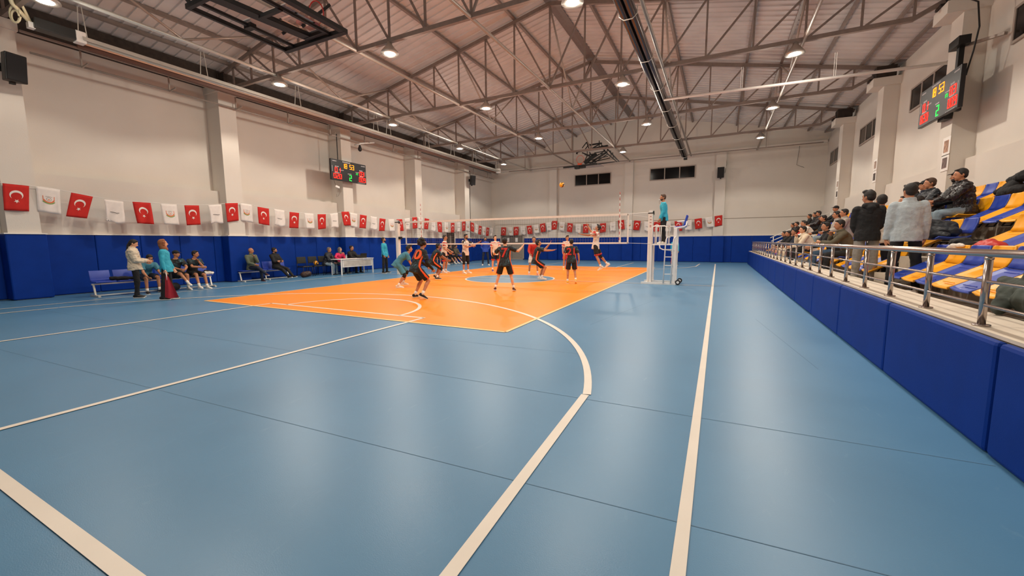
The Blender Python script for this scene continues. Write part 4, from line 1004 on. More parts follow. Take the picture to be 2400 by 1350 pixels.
def person(label, loc, hd, H, pose, top=('tee', 'dark'), bottom=('shorts', 'dark'), shoes='white', hair='short', skin=1, look=(0, 0), group=None, vox=.0115, extra=(), face=True, hairm=None, sleeve=None, build=1.):
    s = H/1.75
    g = pose.get
    root = empty('person', (0, 0, 0), math.radians(hd), label, 'person', group)
    lean = math.radians(g('lean', 0)); slean = math.radians(g('side', 0)); tw = math.radians(g('twist', 0))
    def updir(a): return Vector((math.sin(a), math.sin(slean), math.cos(a))).normalized()
    t1 = updir(lean*.75); t2 = updir(lean*1.2)
    lat = Vector((0, 1, 0)); latp = lat
    latc = Vector((-math.sin(tw), math.cos(tw), 0)); latc = (latc-t2*latc.dot(t2)).normalized()
    fwdc = latc.cross(t2).normalized()
    # legs relative to pelvis
    TH, SH, AN = .44*s, .41*s, .075*s
    J = {}
    ends = []
    for side, key in ((1, 'lL'), (-1, 'lR')):
        a = g(key, (0, 4, 0, 8)); hip = Vector((0, side*.09*s, 0))
        kd = dirv(a[0], a[1], side); knee = hip+kd*TH
        sd = dirv(a[2], a[4] if len(a) > 4 else a[1]*.4, side); ank = knee+sd*SH
        fy = math.radians(a[3])*side; fp = math.radians(a[5]) if len(a) > 5 else 0.
        fd = Vector((math.cos(fy)*math.cos(fp), math.sin(fy)*math.cos(fp), -math.sin(fp)))
        J[key] = (hip, knee, ank, fd, fp); ends.append(ank.z-AN-(.10*s*abs(math.sin(fp)) if fp > 0 else 0))
    pz = -min(ends)+g('dz', 0.)
    if 'seat' in pose: pz = pose['seat']+.085*s
    P = Vector((0, 0, pz))
    for k in J: h, kn, an, fd, fp = J[k]; J[k] = (h+P, kn+P, an+P, fd, fp)
    W1 = P+t1*.22*s; CH = W1+t2*.24*s; NB = W1+t2*.30*s
    ly, lp_ = math.radians(look[0]), math.radians(look[1])
    hf = Vector((math.cos(ly)*math.cos(lp_), math.sin(ly)*math.cos(lp_), math.sin(lp_)))
    hl = Vector((-math.sin(ly), math.cos(ly), 0)); hu = hf.cross(hl).normalized(); hl = hu.cross(hf).normalized() if False else hl
    neckd = (t2*.6+Vector((0, 0, 1))*.6+hf*.12).normalized()
    HC = NB+neckd*.058*s+hu*.105*s+hf*.012*s
    HB = Matrix((hf, hl, hu)).transposed()
    hs = s*1.0
    body = MB()
    bw = build
    def torso(mb, m_, z0=-.06, z1=None, flare=0.):
        st_ = [(P-t1*(-z0)*s if z0 < 0 else P+t1*z0*s, (.13 if m_ == 0 else .160)*bw+flare, (.105 if m_ == 0 else .130)*bw+flare), (P+t1*.02*s, (.152 if m_ == 0 else .162)*bw+flare*.6, (.112 if m_ == 0 else .120)*bw), (P+t1*.12*s, .138*bw, .100*bw), (W1, .138*bw, .098*bw), (W1+t2*.12*s, .155*bw, .108*bw), (W1+t2*.20*s, .160*bw, .105), (CH+t2*.015*s, .135, .08), (NB, .07, .062)]
        pth = []
        for i, (p, rx, ry) in enumerate(st_): pth.append((p, (rx+m_)*s, (ry+m_)*s))
        mid = 4
        mb.sweep(pth[:4]+pth[4:], 20, axis=(lat*.5+latc*.5).normalized())
    torso(body, 0)
    SHs = {}
    arms = {}
    for side, key in ((1, 'aL'), (-1, 'aR')):
        a = g(key, (8, 8, 20, 4)); sh = CH+latc*side*.165*s*bw-t2*.005*s
        ud = dirv(a[0], a[1], side); el = sh+ud*.285*s; fd_ = dirv(a[2], a[3], side); wr = el+fd_*.25*s
        arms[key] = (sh, el, wr, ud, fd_); 
        body.cap(sh, el, .050*s, .038*s, 12); body.cap(el, el+fd_*.09*s, .038*s, .040*s, 12); body.cap(el+fd_*.08*s, wr, .040*s, .025*s, 12)
        body.cap(CH-t2*.03*s+latc*side*.06*s, sh, .065*s, .052*s, 12)
        if len(a) > 4: nn = Vector(a[4])
        else: nn = -lat*side+Vector((.3, 0, 0))
        hand(body, wr, fd_+(nn*.15), nn, s, side*(1 if g('thumbflip') is None else -1), curl=(a[5] if len(a) > 5 else 28), spread=(a[6] if len(a) > 6 else 5))
    for key in ('lL', 'lR'):
        h, kn, an, fd, fp = J[key]
        body.cap(h, kn, .080*s*bw, .052*s, 14); d_ = (an-kn).normalized()
        back = Vector((-1, 0, 0)); back = (back-d_*back.dot(d_)).normalized() if abs(back.dot(d_)) < .95 else Vector((0, 0, -1))
        body.cap(kn, an, .050*s, .033*s, 14); body.ell(kn+d_*.12*s+back*.016*s, (.045*s, .045*s, .11*s), Matrix((lat, back.cross(lat) if abs(back.dot(lat)) < .9 else back, d_)).transposed().to_3x3() if False else Vector((0, 0, 1)).rotation_difference(d_).to_matrix(), 12, 8)
        body.cap(an, an+fd*.10*s-Vector((0, 0, .03*s)), .03*s, .024*s, 10); body.cap(an, an-fd*.03*s-Vector((0, 0, .03*s)), .03*s, .026*s, 10)
    # neck and head
    body.cap(NB-t2*.03*s, HC-hu*.06*s-hf*.012*s, .056*s, .050*s, 14)
    body.ell(HC+hu*.012*s-hf*.008*s, (.094*hs, .074*hs, .098*hs), HB, 18, 12)
    body.ell(HC+hf*.022*s-hu*.040*s, (.066*hs, .056*hs, .070*hs), HB, 16, 10)
    body.ell(HC+hf*.052*s-hu*.088*s, (.026*hs, .026*hs, .020*hs), HB, 10, 6)
    body.cap(HC+hf*.084*s+hu*.004*s, HC+hf*.103*s-hu*.030*s, .009*hs, .014*hs, 8)
    body.cap(HC+hf*.080*s+hu*.022*s-hl*.03*s, HC+hf*.080*s+hu*.022*s+hl*.03*s, .010*hs, .010*hs, 8)
    for sd_ in (-1, 1): body.ell(HC+hl*sd_*.074*s-hu*.012*s-hf*.012*s, (.018*hs, .010*hs, .030*hs), HB, 10, 6)
    bo = implicit(body, 'body', SK[skin], root, vox, 3, .45)
    if face:
        for sd_ in (-1, 1):
            e = MB(); c_ = HC+hf*.079*s+hl*sd_*.031*s+hu*.004*s
            e.ell(c_-hf*.002*s, (.008*hs, .012*hs, .0055*hs), HB, 10, 6, 0); e.ell(c_+hf*.003*s, (.005*hs, .0055*hs, .0055*hs), HB, 8, 6, 1); e.build('eye', [M_eye, M_iris], root, True)
        e = MB()
        for sd_ in (-1, 1): e.cap(HC+hf*.086*s+hl*sd_*.018*s+hu*.026*s, HC+hf*.076*s+hl*sd_*.046*s+hu*.027*s, .0035*hs, .0025*hs, 6)
        e.build('eyebrows', hairm or M_hair, root, True)
        e = MB(); e.cap(HC+hf*.085*s-hl*.018*s-hu*.058*s, HC+hf*.085*s+hl*.018*s-hu*.058*s, .0045*hs, .0045*hs, 8); e.build('mouth', M_lip, root, True)
    hm = hairm or M_hair
    def hp(f, l, u): return HC+hf*f*s+hl*l*s+hu*u*s
    if hair not in ('bald', 'hijab'):
        h_ = MB(); rs_ = random.Random(int(abs(loc[0]*131+loc[1]*37)*10))
        if hair == 'cap':
            h_.ell(hp(-.014, 0, .034), (.10*s, .083*s, .085*s), HB, 16, 10)
            h_.sweep([(hp(.05, 0, .052), .06*s, .008*s), (hp(.10, 0, .046), .06*s, .007*s), (hp(.15, 0, .036), .045*s, .006*s)], 12, axis=hl)
        else:
            h_.ell(hp(-.022, 0, .036), (.092*s, .082*s, .088*s), HB, 18, 12)
            h_.ell(hp(-.045, 0, -.005), (.062*s, .078*s, .075*s), HB, 16, 10)
            h_.cap(hp(.050, -.040, .088), hp(.050, .040, .088), .020*s, .020*s, 10)
            if hair == 'top':
                for k in range(7): h_.ell(hp(-.03+.018*k, rs_.uniform(-.03, .03), .10+rs_.uniform(-.005, .012)), (.035*s, .045*s, .03*s), HB, 10, 6)
            if hair == 'curly':
                for k in range(34):
                    a_ = rs_.uniform(0, 2*PI); b_ = rs_.uniform(-.5, 1.45)
                    x_, y_, z_ = math.cos(a_)*math.cos(b_), math.sin(a_)*math.cos(b_), math.sin(b_)
                    if x_ > .35 and z_ < .55: continue
                    h_.ell(hp(-.022+x_*.098, y_*.094, .032+z_*.096), (.042*s,)*3, None, 8, 6)
            if hair in ('long', 'pony'):
                h_.cap(hp(-.06, 0, .02), hp(-.085, 0, -.10), .06*s, .045*s, 12)
                h_.cap(hp(-.085, 0, -.09), NB-fwdc*.13*s-t2*.14*s, .042*s, .026*s, 12)
            for sd_ in (-1, 1): h_.cap(hp(.015, sd_*.070, .03), hp(.0, sd_*.072, -.012), .014*s, .010*s, 8)
        implicit(h_, 'cap' if hair == 'cap' else 'hair', C['blackc'] if hair == 'cap' else hm, root, vox, 2, .4)
    if hair == 'hijab':
        h_ = MB(); h_.ell(hp(-.022, 0, .022), (.100*s, .092*s, .108*s), HB, 18, 12); h_.cap(hp(-.035, 0, -.05), hp(-.02, 0, -.13), .085*s, .078*s, 14); h_.cap(hp(-.0, 0, -.125), hp(.02, 0, -.16), .07*s, .075*s, 14)
        for k in range(9):
            a_ = -PI*.9+k*PI*1.8/8; h_.cap(hp(.035, math.sin(a_)*.070, .012+math.cos(a_)*.092), hp(.02, math.sin(a_)*.084, .012+math.cos(a_)*.10), .020*s, .022*s, 8)
        implicit(h_, 'headscarf', hairm or C['hijab'], root, vox, 3, .5)
    if 'beard' in extra:
        h_ = MB(); h_.ell(hp(.024, 0, -.062), (.066*s, .060*s, .050*s), HB, 14, 8); h_.ell(hp(.048, 0, -.092), (.034*s, .034*s, .024*s), HB, 10, 6)
        implicit(h_, 'beard', hm, root, vox, 2)
    # --- clothes
    kind, cm = top; cm = C[cm]
    pad = {'tee': .016, 'long': .017, 'jacket': .028, 'puff': .040}[kind]
    sh_ = MB()
    torso(sh_, pad, -.13 if kind in ('tee', 'long') else -.10)
    for key in ('aL', 'aR'):
        sh, el, wr, ud, fd_ = arms[key]; side = 1 if key == 'aL' else -1
        sh_.cap(CH-t2*.035*s+latc*side*.06*s, sh, (.066+pad)*s, (.050+pad*.9)*s, 12)
        if kind == 'tee': sh_.cap(sh, sh+ud*.04*s, (.052+pad)*s, (.052+pad)*s, 12); sh_.cone(sh, sh+ud*.21*s, (.054+pad)*s, (.056+pad)*s, 16)
        else:
            sh_.cap(sh, el, (.050+pad)*s, (.040+pad*.8)*s, 14); sh_.cap(el, el+fd_*.03*s, (.040+pad*.8)*s, (.040+pad*.8)*s, 14); sh_.cone(el, wr-fd_*.005*s, (.040+pad*.8)*s, (.030+pad*.55)*s, 14)
    if kind in ('jacket', 'puff') or 'collar' in extra:
        sh_.cone(NB-t2*.03*s, NB+neckd*.055*s, (.085)*s, .078*s, 18)
    sh_o = implicit(sh_, {'tee': 'shirt', 'long': 'sweater', 'jacket': 'jacket', 'puff': 'padded_jacket'}[kind], cm, root, vox, 3, .5)
    wrinkle(sh_o, {'tee': .030, 'long': .026, 'jacket': .028, 'puff': .045}[kind]*s, T_pf if kind == 'puff' else T_wr)
    if 'hood' in extra:
        h2 = MB(); h2.cap(NB-fwdc*.07*s-latc*.07*s, NB-fwdc*.07*s+latc*.07*s, .055*s, .055*s, 12); h2.cap(NB-fwdc*.10*s-t2*.05*s, NB-fwdc*.11*s-t2*.12*s, .075*s, .04*s, 12); implicit(h2, 'hood', cm, root, vox, 3)
    bk, bm = bottom; bm = C[bm]
    tr = MB()
    tr.sweep([(P-t1*.07*s, .10*s*bw, .085*s*bw), (P-t1*.02*s, .150*s*bw, .118*s*bw), (P+t1*.05*s, (.152*bw+.010)*s, (.112*bw+.010)*s), (P+t1*.10*s, .146*s*bw, .108*s*bw)], 20, axis=lat)
    for key in ('lL', 'lR'):
        h, kn, an, fd, fp = J[key]; kd = (kn-h).normalized(); sd = (an-kn).normalized()
        if bk == 'shorts':
            tr.cap(h, h+kd*.10*s, .092*s*bw, .095*s*bw, 16); tr.cone(h+kd*.03*s, h+kd*.38*s, .096*s*bw, .090*s, 18)
        else:
            tr.cap(h, kn, .090*s*bw, .066*s, 16); tr.cap(kn, kn+sd*.05*s, .066*s, .066*s, 14); tr.cone(kn, an+sd*.02*s, .066*s, .050*s if bk == 'trousers' else .042*s, 16)
    wrinkle(implicit(tr, bk, bm, root, vox, 3, .5), .022*s)
    for key in ('lL', 'lR'):
        h, kn, an, fd, fp = J[key]; sd = (an-kn).normalized()
        u_, so = MB(), MB()
        upv = (fd.cross(Vector((0, 0, 1)))).cross(fd)*1.; upv = Vector((0, 0, 1)) if fp == 0 else upv.normalized()
        shoe_mesh(u_, so, an, fd, s, upv if upv.z > 0 or fp else -upv)
        sc = M_shoe[shoes]
        o = u_.build('shoe', sc, root, True); so.build('sole', M_shoe['sole'], o, True)
        if bk == 'shorts' or 'socks' in extra:
            k_ = MB(); k_.cone(an-sd*.10*s, an+sd*.01*s, .040*s, .038*s, 12); k_.build('sock', M_sock, root, True)
        if 'kneepads' in extra or ('kneepad_'+key) in extra:
            k_ = MB(); k_.sweep([(kn-(kn-h).normalized()*.07*s, .063*s, .063*s), (kn, .062*s, .062*s), (kn+sd*.08*s, .056*s, .056*s)], 14); k_.build('knee_pad', C['blackc'], root, True)
    def limbline(name, m_, pts_r, n=8): b_ = MB(); b_.sweep(pts_r, n); return b_.build(name, m_, root, True)
    if 'orange_stripe' in extra:
        for side, key in ((1, 'lL'), (-1, 'lR')):
            h, kn, an, fd, fp = J[key]; kd = (kn-h).normalized(); o_ = lat*side
            b_ = MB(); w0 = .030*s
            b_.sweep([(W1+t2*.16*s+latc*side*.168*s, .018*s, .03*s), (W1+latc*side*.150*s, .018*s, .03*s), (P+t1*.04*s+lat*side*.160*s, .018*s, .032*s), (h+kd*.08*s+o_*.088*s, .016*s, .030*s), (h+kd*.37*s+o_*.086*s, .016*s, .028*s)], 10)
            b_.build('side_stripe', C['orange'], root, True)
    if 'black_sleeves' in extra:
        for key in ('aL', 'aR'):
            sh, el, wr, ud, fd_ = arms[key]; b_ = MB(); b_.cap(sh+ud*.20*s, el, .046*s, .045*s, 12); b_.cap(el, wr, .045*s, .031*s, 12); b_.build('arm_sleeve', C['blackc'], root, True)
    if 'red_yoke' in extra:
        b_ = MB(); b_.sweep([(W1+t2*.16*s, .178*s, .126*s), (CH+t2*.0*s, .165*s, .112*s), (CH+t2*.03*s, .12*s, .085*s)], 18, axis=latc)
        for side, key in ((1, 'aL'), (-1, 'aR')): sh, el, wr, ud, fd_ = arms[key]; b_.cone(sh-ud*.01*s, sh+ud*.17*s, .072*s, .074*s, 14)
        implicit(b_, 'shoulder_panel', C['redj'], root, vox, 2)
    if 'black_yoke' in extra:
        b_ = MB()
        for side, key in ((1, 'aL'), (-1, 'aR')): sh, el, wr, ud, fd_ = arms[key]; b_.cone(sh-ud*.02*s, sh+ud*.18*s, .072*s, .074*s, 14); b_.cap(CH+latc*side*.06*s, sh, .078*s, .066*s, 10)
        implicit(b_, 'shoulder_panel', C['blackc'], root, vox, 2)
    if 'red_hem' in extra:
        for key in ('lL', 'lR'):
            h, kn, an, fd, fp = J[key]; kd = (kn-h).normalized(); b_ = MB(); b_.cone(h+kd*.33*s, h+kd*.385*s, .093*s, .094*s, 18); b_.build('shorts_hem', C['redj'], root, True)
    for e in extra:
        if isinstance(e, tuple) and e[0] == 'number':
            cu = bpy.data.curves.new('number', 'FONT'); cu.body = e[1]; cu.size = e[2]*s*1.4; cu.extrude = .012; cu.align_x = 'CENTER'; cu.align_y = 'CENTER'; cu.offset = .006
            tmp = bpy.data.objects.new('tmp', cu); COL.objects.link(tmp); me = bpy.data.meshes.new_from_object(tmp); bpy.data.objects.remove(tmp)
            me.materials.clear(); me.materials.append(C[e[3]])
            no = bpy.data.objects.new('jersey_number', me); COL.objects.link(no); no.parent = root
            n_ = -fwdc; c_ = W1+t2*.09*s+n_*(.122*s)+t2*(e[4] if len(e) > 4 else 0)*s
            xax = t2.cross(n_).normalized()
            M3 = Matrix((xax, t2, n_)).transposed().to_4x4(); M3.translation = c_; no.matrix_local = M3
            # bend the digits round the back
            for v in me.vertices: v.co.z -= (v.co.x**2)*2.2
        if isinstance(e, tuple) and e[0] == 'hem':      # striped cuff/hem bands
            for z_ in (-.06, -.02): b_ = MB(); b_.sweep([(P+t1*z_*s, .176*s, .134*s), (P+t1*(z_+.018)*s, .176*s, .134*s)], 20, axis=lat); b_.build('hem_stripe', C['blackc'], root, True)
    root.location = loc
    return root, dict(P=P, HC=HC, J=J, arms=arms, NB=NB, CH=CH, s=s, hf=hf, hu=hu, hl=hl)

OR = ('orange_stripe',)
# ---- players of the near side
person('player in dark jersey and orange stripes with bushy curly hair, crouching nearest the camera', (.41, -6.35, 0), 68, 1.80, dict(lean=24, lL=(34, 10, -26, 10, 6), lR=(38, 12, -34, 14, 8, 25), aL=(20, 12, 55, 0), aR=(5, 12, 45, -4)), ('tee', 'dark'), ('shorts', 'blackc'), 'black', 'curly', 1, (0, 4), extra=OR+('black_sleeves', ('number', '10', .26, 'orange')), vox=.010)
person('player in plain teal jersey and shorts bent forward in black knee pads', (-1.96, -4.45, 0), 46, 1.76, dict(lean=47, lL=(50, 12, -22, 5, 5), lR=(30, 12, -34, 5, 5), aL=(22, 6, 32, 0), aR=(18, 8, 30, 0)), ('tee', 'teal'), ('shorts', 'teal'), 'white', 'top', 1, (0, 6), extra=('kneepads',), vox=.010)
person('player in dark jersey and orange stripes squatting with hands on knees under the net', (-2.84, -1.45, 0), 50, 1.80, dict(lean=30, lL=(58, 14, -28, 8, 5), lR=(50, 12, -30, 8, 6), aL=(40, 16, 58, -4), aR=(40, 14, 60, -4)), ('tee', 'dark'), ('shorts', 'blackc'), 'black', 'short', 2, (0, 8), extra=OR+('kneepads',), vox=.011)
person('player in dark jersey number 7 seen from behind with both arms out', (1.82, -3.9, 0), 112, 1.68, dict(lean=10, twist=-8, lL=(8, 16, -14, 14, 14), lR=(4, 14, -12, 12, 12, 10), aL=(30, 45, 110, 10), aR=(42, 62, 130, 30, (.2, .3, 1), 15, 12)), ('tee', 'dark'), ('shorts', 'blackc'), 'brown', 'short', 0, (-12, 12), extra=OR+(('number', '7', .30, 'redj', -.03), ), vox=.010)
person('player in dark jersey and orange stripes crouching with arms raised forward over the blue circle', (1.28, -.32, 0), 28, 1.80, dict(lean=14, lL=(48, 10, -22, 6, 5), lR=(56, 12, -20, 8, 5), aL=(88, 6, 140, -5, (0, 0, 1), 12, 12), aR=(78, 20, 92, 14, (0, 0, 1), 12, 12)), ('tee', 'dark'), ('shorts', 'blackc'), 'white', 'top', 1, (5, 20), extra=OR, vox=.011)
person('player in dark jersey number 21 walking away with yellow shoes', (2.95, -.95, 0), 112, 1.62, dict(lean=6, lL=(4, 5, -8, 8), lR=(6, 6, -30, 8, 4, 35), aL=(-4, 20, 14, 6), aR=(-8, 22, 10, 6)), ('tee', 'dark'), ('shorts', 'blackc'), 'yellow', 'short', 1, (0, 5), extra=OR+(('number', '21', .27, 'redj', -.02), ), vox=.010)
# ---- players beyond the net
person('player in white jersey with red shoulders standing behind the crouching player near the left post', (-4.39, 1.5, 0), 24, 1.90, dict(lean=6, lL=(12, 6, -8, 8), lR=(4, 6, -6, 8), aL=(10, 8, 60, -8), aR=(10, 10, 50, -6)), ('tee', 'whitej'), ('shorts', 'blackc'), 'white', 'short', 1, (0, 5), extra=('red_yoke', 'red_hem'), vox=.012)
person('player in black and white jersey pointing with a raised hand behind the net', (-3.23, 1.65, 0), -6, 1.93, dict(lean=3, lL=(4, 5, -2, 8), lR=(2, 6, -2, 8), aL=(58, 28, 112, 10, (0, 0, 1), 15, 8), aR=(40, -4, 100, -20)), ('tee', 'whitej'), ('shorts', 'blackc'), 'white', 'short', 1, (5, 0), extra=('black_yoke', 'kneepads', 'beard'), vox=.012)
person('player in white jersey with red chest looking up behind the net, purple shoes', (-2.59, 3.45, 0), -42, 1.86, dict(lean=2, lL=(4, 5, -2, 8), lR=(2, 6, -2, 8), aL=(14, 8, 110, -20), aR=(2, 8, 10, 4)), ('tee', 'whitej'), ('shorts', 'blackc'), 'purple', 'top', 0, (10, 22), extra=('red_yoke', 'red_hem', ('hem',)) if False else ('red_yoke', 'red_hem'), vox=.012)
person('player in red and white jersey with pink shoes half hidden behind the crouching player', (.20, 1.95, 0), -58, 1.80, dict(lean=16, lL=(18, 8, -12, 8), lR=(12, 10, -12, 8), aL=(30, 12, 70, 0), aR=(20, 14, 60, -4)), ('long', 'redj'), ('shorts', 'whitej'), 'pink', 'short', 1, (-10, 12), vox=.012)
person('player in white and red jersey standing behind the player number 21', (.42, 5.9, 0), -60, 1.84, dict(lean=4, lL=(6, 6, -4, 8), lR=(4, 8, -4, 8), aL=(6, 14, 20, 2), aR=(8, 14, 22, 4)), ('tee', 'whitej'), ('shorts', 'redj'), 'yellow', 'top', 1, (0, 4), extra=('red_yoke',), vox=.012)
person('player in white and red jersey jumping high at the net with both arms up', (3.28, 1.05, 0), 186, 1.80, dict(lean=-4, dz=.37, lL=(-10, 5, -24, 8, 3, 30), lR=(-22, 7, -42, 8, 3, 40), aL=(78, 4, 98, -4, (0, 0, 1), 15, 10), aR=(110, 16, 150, -4, (0, 0, 1), 15, 10)), ('tee', 'whitej'), ('shorts', 'blackc'), 'white', 'top', 1, (0, 30), extra=('red_yoke', 'red_hem', 'kneepad_lR'), vox=.0115)
person('coach in blue and red tracksuit top looking up beyond the left sideline', (-5.84, 8.0, 0), -55, 1.84, dict(lean=0, lL=(2, 8, 0, 12), lR=(0, 9, 0, 12), aL=(-14, 16, 30, -30), aR=(-14, 16, 30, -30)), ('jacket', 'blueshirt'), ('trousers', 'navy'), 'white', 'short', 1, (0, 25), extra=('beard', 'red_yoke'), vox=.013)
# ---- officials
rf, J_ = person('referee in cyan shirt and black trousers blowing a whistle on the white stand', (5.88, .30, 1.395), 194, 1.74, dict(lean=4, lL=(3, 4, -6, 6), lR=(6, 4, -4, 6), aL=(4, 6, 24, 2), aR=(2, 6, 20, 0)), ('long', 'cyan'), ('trousers', 'blackc'), 'white', 'short', 1, (5, -2), hairm=M_hairb, extra=('beard',), vox=.0115)
w_ = empty('whistle', (0, 0, 0), 0, 'small white whistle on a cord in the mouth of the referee on the stand', 'whistle')
hp_ = rf.rotation_euler.to_matrix() @ (J_['HC']+J_['hf']*.108*J_['s']-J_['hu']*.06) + Vector(rf.location)
b = MB(); b.rbox((0, 0, 0), (.04, .02, .02), .008); b.cone((-.02, -.011, -.008), (-.02, .011, -.008), .014); b.build('whistle_body', M_white, w_); b = MB(); b.tube([(0, 0, 0), (-.01, 0, -.12), (.04, 0, -.2), (.1, 0, -.14)], .003); b.build('cord', M_black, w_); w_.location = hp_; w_.rotation_euler = (0, 0, math.radians(14))
person('second referee in cyan shirt standing between the white table and the left post', (-7.19, .40, 0), 20, 1.80, dict(lean=-2, lL=(2, 8, 0, 12), lR=(0, 8, -2, 12), aL=(6, 10, 14, 2), aR=(4, 10, 16, 2)), ('long', 'cyan'), ('trousers', 'blackc'), 'black', 'short', 1, (10, 10), extra=('beard',), vox=.0115)
lj, J2 = person('line judge in cyan shirt and brown headscarf holding a red flag on the left sideline', (-5.76, -9.25, 0), 56, 1.66, dict(lean=-2, lL=(4, 5, 0, 8), lR=(-6, 8, -8, 14), aL=(10, 10, 22, 2), aR=(-2, 12, 10, 4)), ('long', 'cyan'), ('trousers', 'blackc'), 'black', 'hijab', 0, (4, 4), vox=.010)
def flag_held(root, J_, key, label, col=M_redpaint, L_=.62):
    sh, el, wr, ud, fd_ = J_['arms'][key]; f = empty('line_judge_flag', (0, 0, 0), 0, label, 'flag', None)
    R_ = root.rotation_euler.to_matrix(); p = R_ @ (wr+fd_*.07) + Vector(root.location)
    b = MB(); b.cone((0, 0, .12), (.05, 0, -L_), .010, n=8); b.build('stick', M_white, f, True)
    # hanging furled cloth
    b = MB(); vs = []; fs = []; n, m_ = 12, 8
    for side in (1, -1):
        for j in range(m_+1):
            v = j/m_
            for i in range(n+1):
                u = i/n; wd = .03+.27*v**.9
                vs.append((.01+.04*v-wd*.4+u*wd, .03*math.sin(u*9+v*2)*(v*.9+.1)+side*.0025, -.05-(L_-.02)*v-.04*math.sin(u*PI)*v))
    K = (n+1)*(m_+1)
    for j in range(m_):
        for i in range(n):
            q = (j*(n+1)+i, j*(n+1)+i+1, (j+1)*(n+1)+i+1, (j+1)*(n+1)+i); fs.append(q); fs.append(tuple(K+t for t in reversed(q)))
    b.add(vs, fs); b.build('flag_cloth', mat('dark_red_flag_cloth', 'A31F2E', .8, var=.1), f, True)
    f.location = p; f.rotation_euler = (0, 0, root.rotation_euler.z)
    return f
flag_held(lj, J2, 'aR', 'furled dark red flag in the hand of the woman with the headscarf')
pt, J3 = person('woman in cream padded jacket and black trousers looking at her phone by the bench', (-6.98, -9.45, 0), 60, 1.68, dict(lean=-3, lL=(-2, 4, -2, 6), lR=(6, 6, -8, 10), aL=(18, 4, 84, -14), aR=(16, 4, 82, -16)), ('puff', 'cream'), ('leggings', 'blackc'), 'black', 'pony', 0, (0, -24), vox=.010, extra=('collar',))
ph = MB(); ph.rbox((0, 0, 0), (.15, .075, .01), .004, rot=Matrix.Rotation(-.6, 3, 'Y')); o = ph.build('phone', M_blackp)
R_ = pt.rotation_euler.to_matrix(); sh, el, wr, ud, fd_ = J3['arms']['aR']; sh2, el2, wr2, _, fd2 = J3['arms']['aL']
o.location = R_ @ ((wr+wr2)/2+Vector((.10, 0, .05))) + Vector(pt.location); o.rotation_euler = (0, 0, pt.rotation_euler.z); tag(o, 'black smartphone held by the woman in the cream jacket', 'phone')
l2, J4 = person('line judge in cyan shirt with red flag partly hidden behind the referee stand', (5.22, 12.2, 0), -75, 1.72, dict(lean=0, lL=(2, 6, 0, 10), lR=(0, 6, 0, 10), aL=(6, 8, 20, 0), aR=(4, 8, 14, 0)), ('long', 'cyan'), ('trousers', 'blackc'), 'black', 'short', 1, (0, 5), vox=.013)
flag_held(l2, J4, 'aR', 'red flag held by the line judge behind the referee stand')
# ---- seated along the left wall
def seated(lean=8, th=84, sh=0, **k): d = dict(lean=lean, lL=(th, 8, sh, 8, 2), lR=(th-3, 8, sh+4, 8, 2), aL=(30, 6, 75, -20), aR=(30, 6, 75, -20), seat=.45); d.update(k); return d
person('seated player in dark jersey with one leg crossed on the near bench', (-8.35, -7.92, 0), -4, 1.76, seated(18, lL=(84, 10, -4, 6, 2), lR=(92, -10, 40, 0, -14), aL=(40, 10, 70, -30), aR=(44, 8, 72, -34)), ('tee', 'dark'), ('shorts', 'blackc'), 'white', 'cap', 1, (42, -2), vox=.0115)
person('seated player in dark jersey resting his chin on a hand at the near bench end', (-8.38, -7.42, 0), 4, 1.76, seated(24, aL=(40, -4, 172, -34), aR=(46, 4, 84, -40), lL=(80, 6, 12, 6, 2), lR=(84, 4, 20, 4, 2)), ('tee', 'dark'), ('shorts', 'blackc'), 'white', 'short', 1, (36, -6), vox=.0115)
person('seated person in teal shirt mostly hidden behind the line judge with the headscarf', (-8.38, -8.70, 0), 0, 1.74, seated(38, aL=(30, 8, 60, 0), aR=(34, 8, 60, 0)), ('tee', 'teal'), ('shorts', 'navy'), 'black', 'short', 1, (0, -25), vox=.012)
person('balding man in olive jacket seated by the padded pillar, hand at his mouth', (-9.22, -4.92, 0), -2, 1.76, seated(2, aL=(38, -4, 170, -32), aR=(30, 4, 70, -30), lL=(80, 4, 4, 6, 2), lR=(92, -12, 50, 0, -20)), ('jacket', 'grass'), ('trousers', 'navy'), 'brown', 'bald', 1, (40, 0), hairm=M_hairg, vox=.012)
person('bearded man in black jacket seated with folded arms and stretched legs', (-9.15, -3.92, 0), 12, 1.76, seated(-8, aL=(36, 6, 92, -62), aR=(34, 6, 88, -66), lL=(76, 4, 42, 4, 0, -10), lR=(74, 4, 46, 4, 0, -10)), ('jacket', 'blackc'), ('trousers', 'blackc'), 'black', 'short', 1, (34, -4), extra=('beard',), vox=.012)
person('man in dark jacket and jeans seated at the near end of the white table', (-9.18, -1.42, 0), 22, 1.76, seated(18, aL=(30, 4, 60, -10), aR=(28, 6, 58, -12), lL=(78, 4, 2, 6, 2), lR=(80, 6, 0, 6, 2)), ('puff', 'navypuff'), ('trousers', 'ljeans'), 'black', 'short', 1, (0, -2), hairm=M_hairg, vox=.012)
person('person in pink top and headset seated at the white table', (-9.12, -.75, 0), 5, 1.70, seated(12, aL=(42, -4, 168, -26), aR=(36, 50, 70, 0)), ('long', 'pink'), ('trousers', 'ljeans'), 'black', 'hijab', 0, (8, 0), hairm=M_hairg, vox=.012)
person('man in black jacket seated behind the laptop at the white table', (-9.05, -.05, 0), 6, 1.84, seated(8, aL=(40, 4, 78, 2), aR=(38, 4, 74, -4)), ('jacket', 'blackc'), ('trousers', 'blackc'), 'black', 'short', 1, (10, 4), vox=.012)
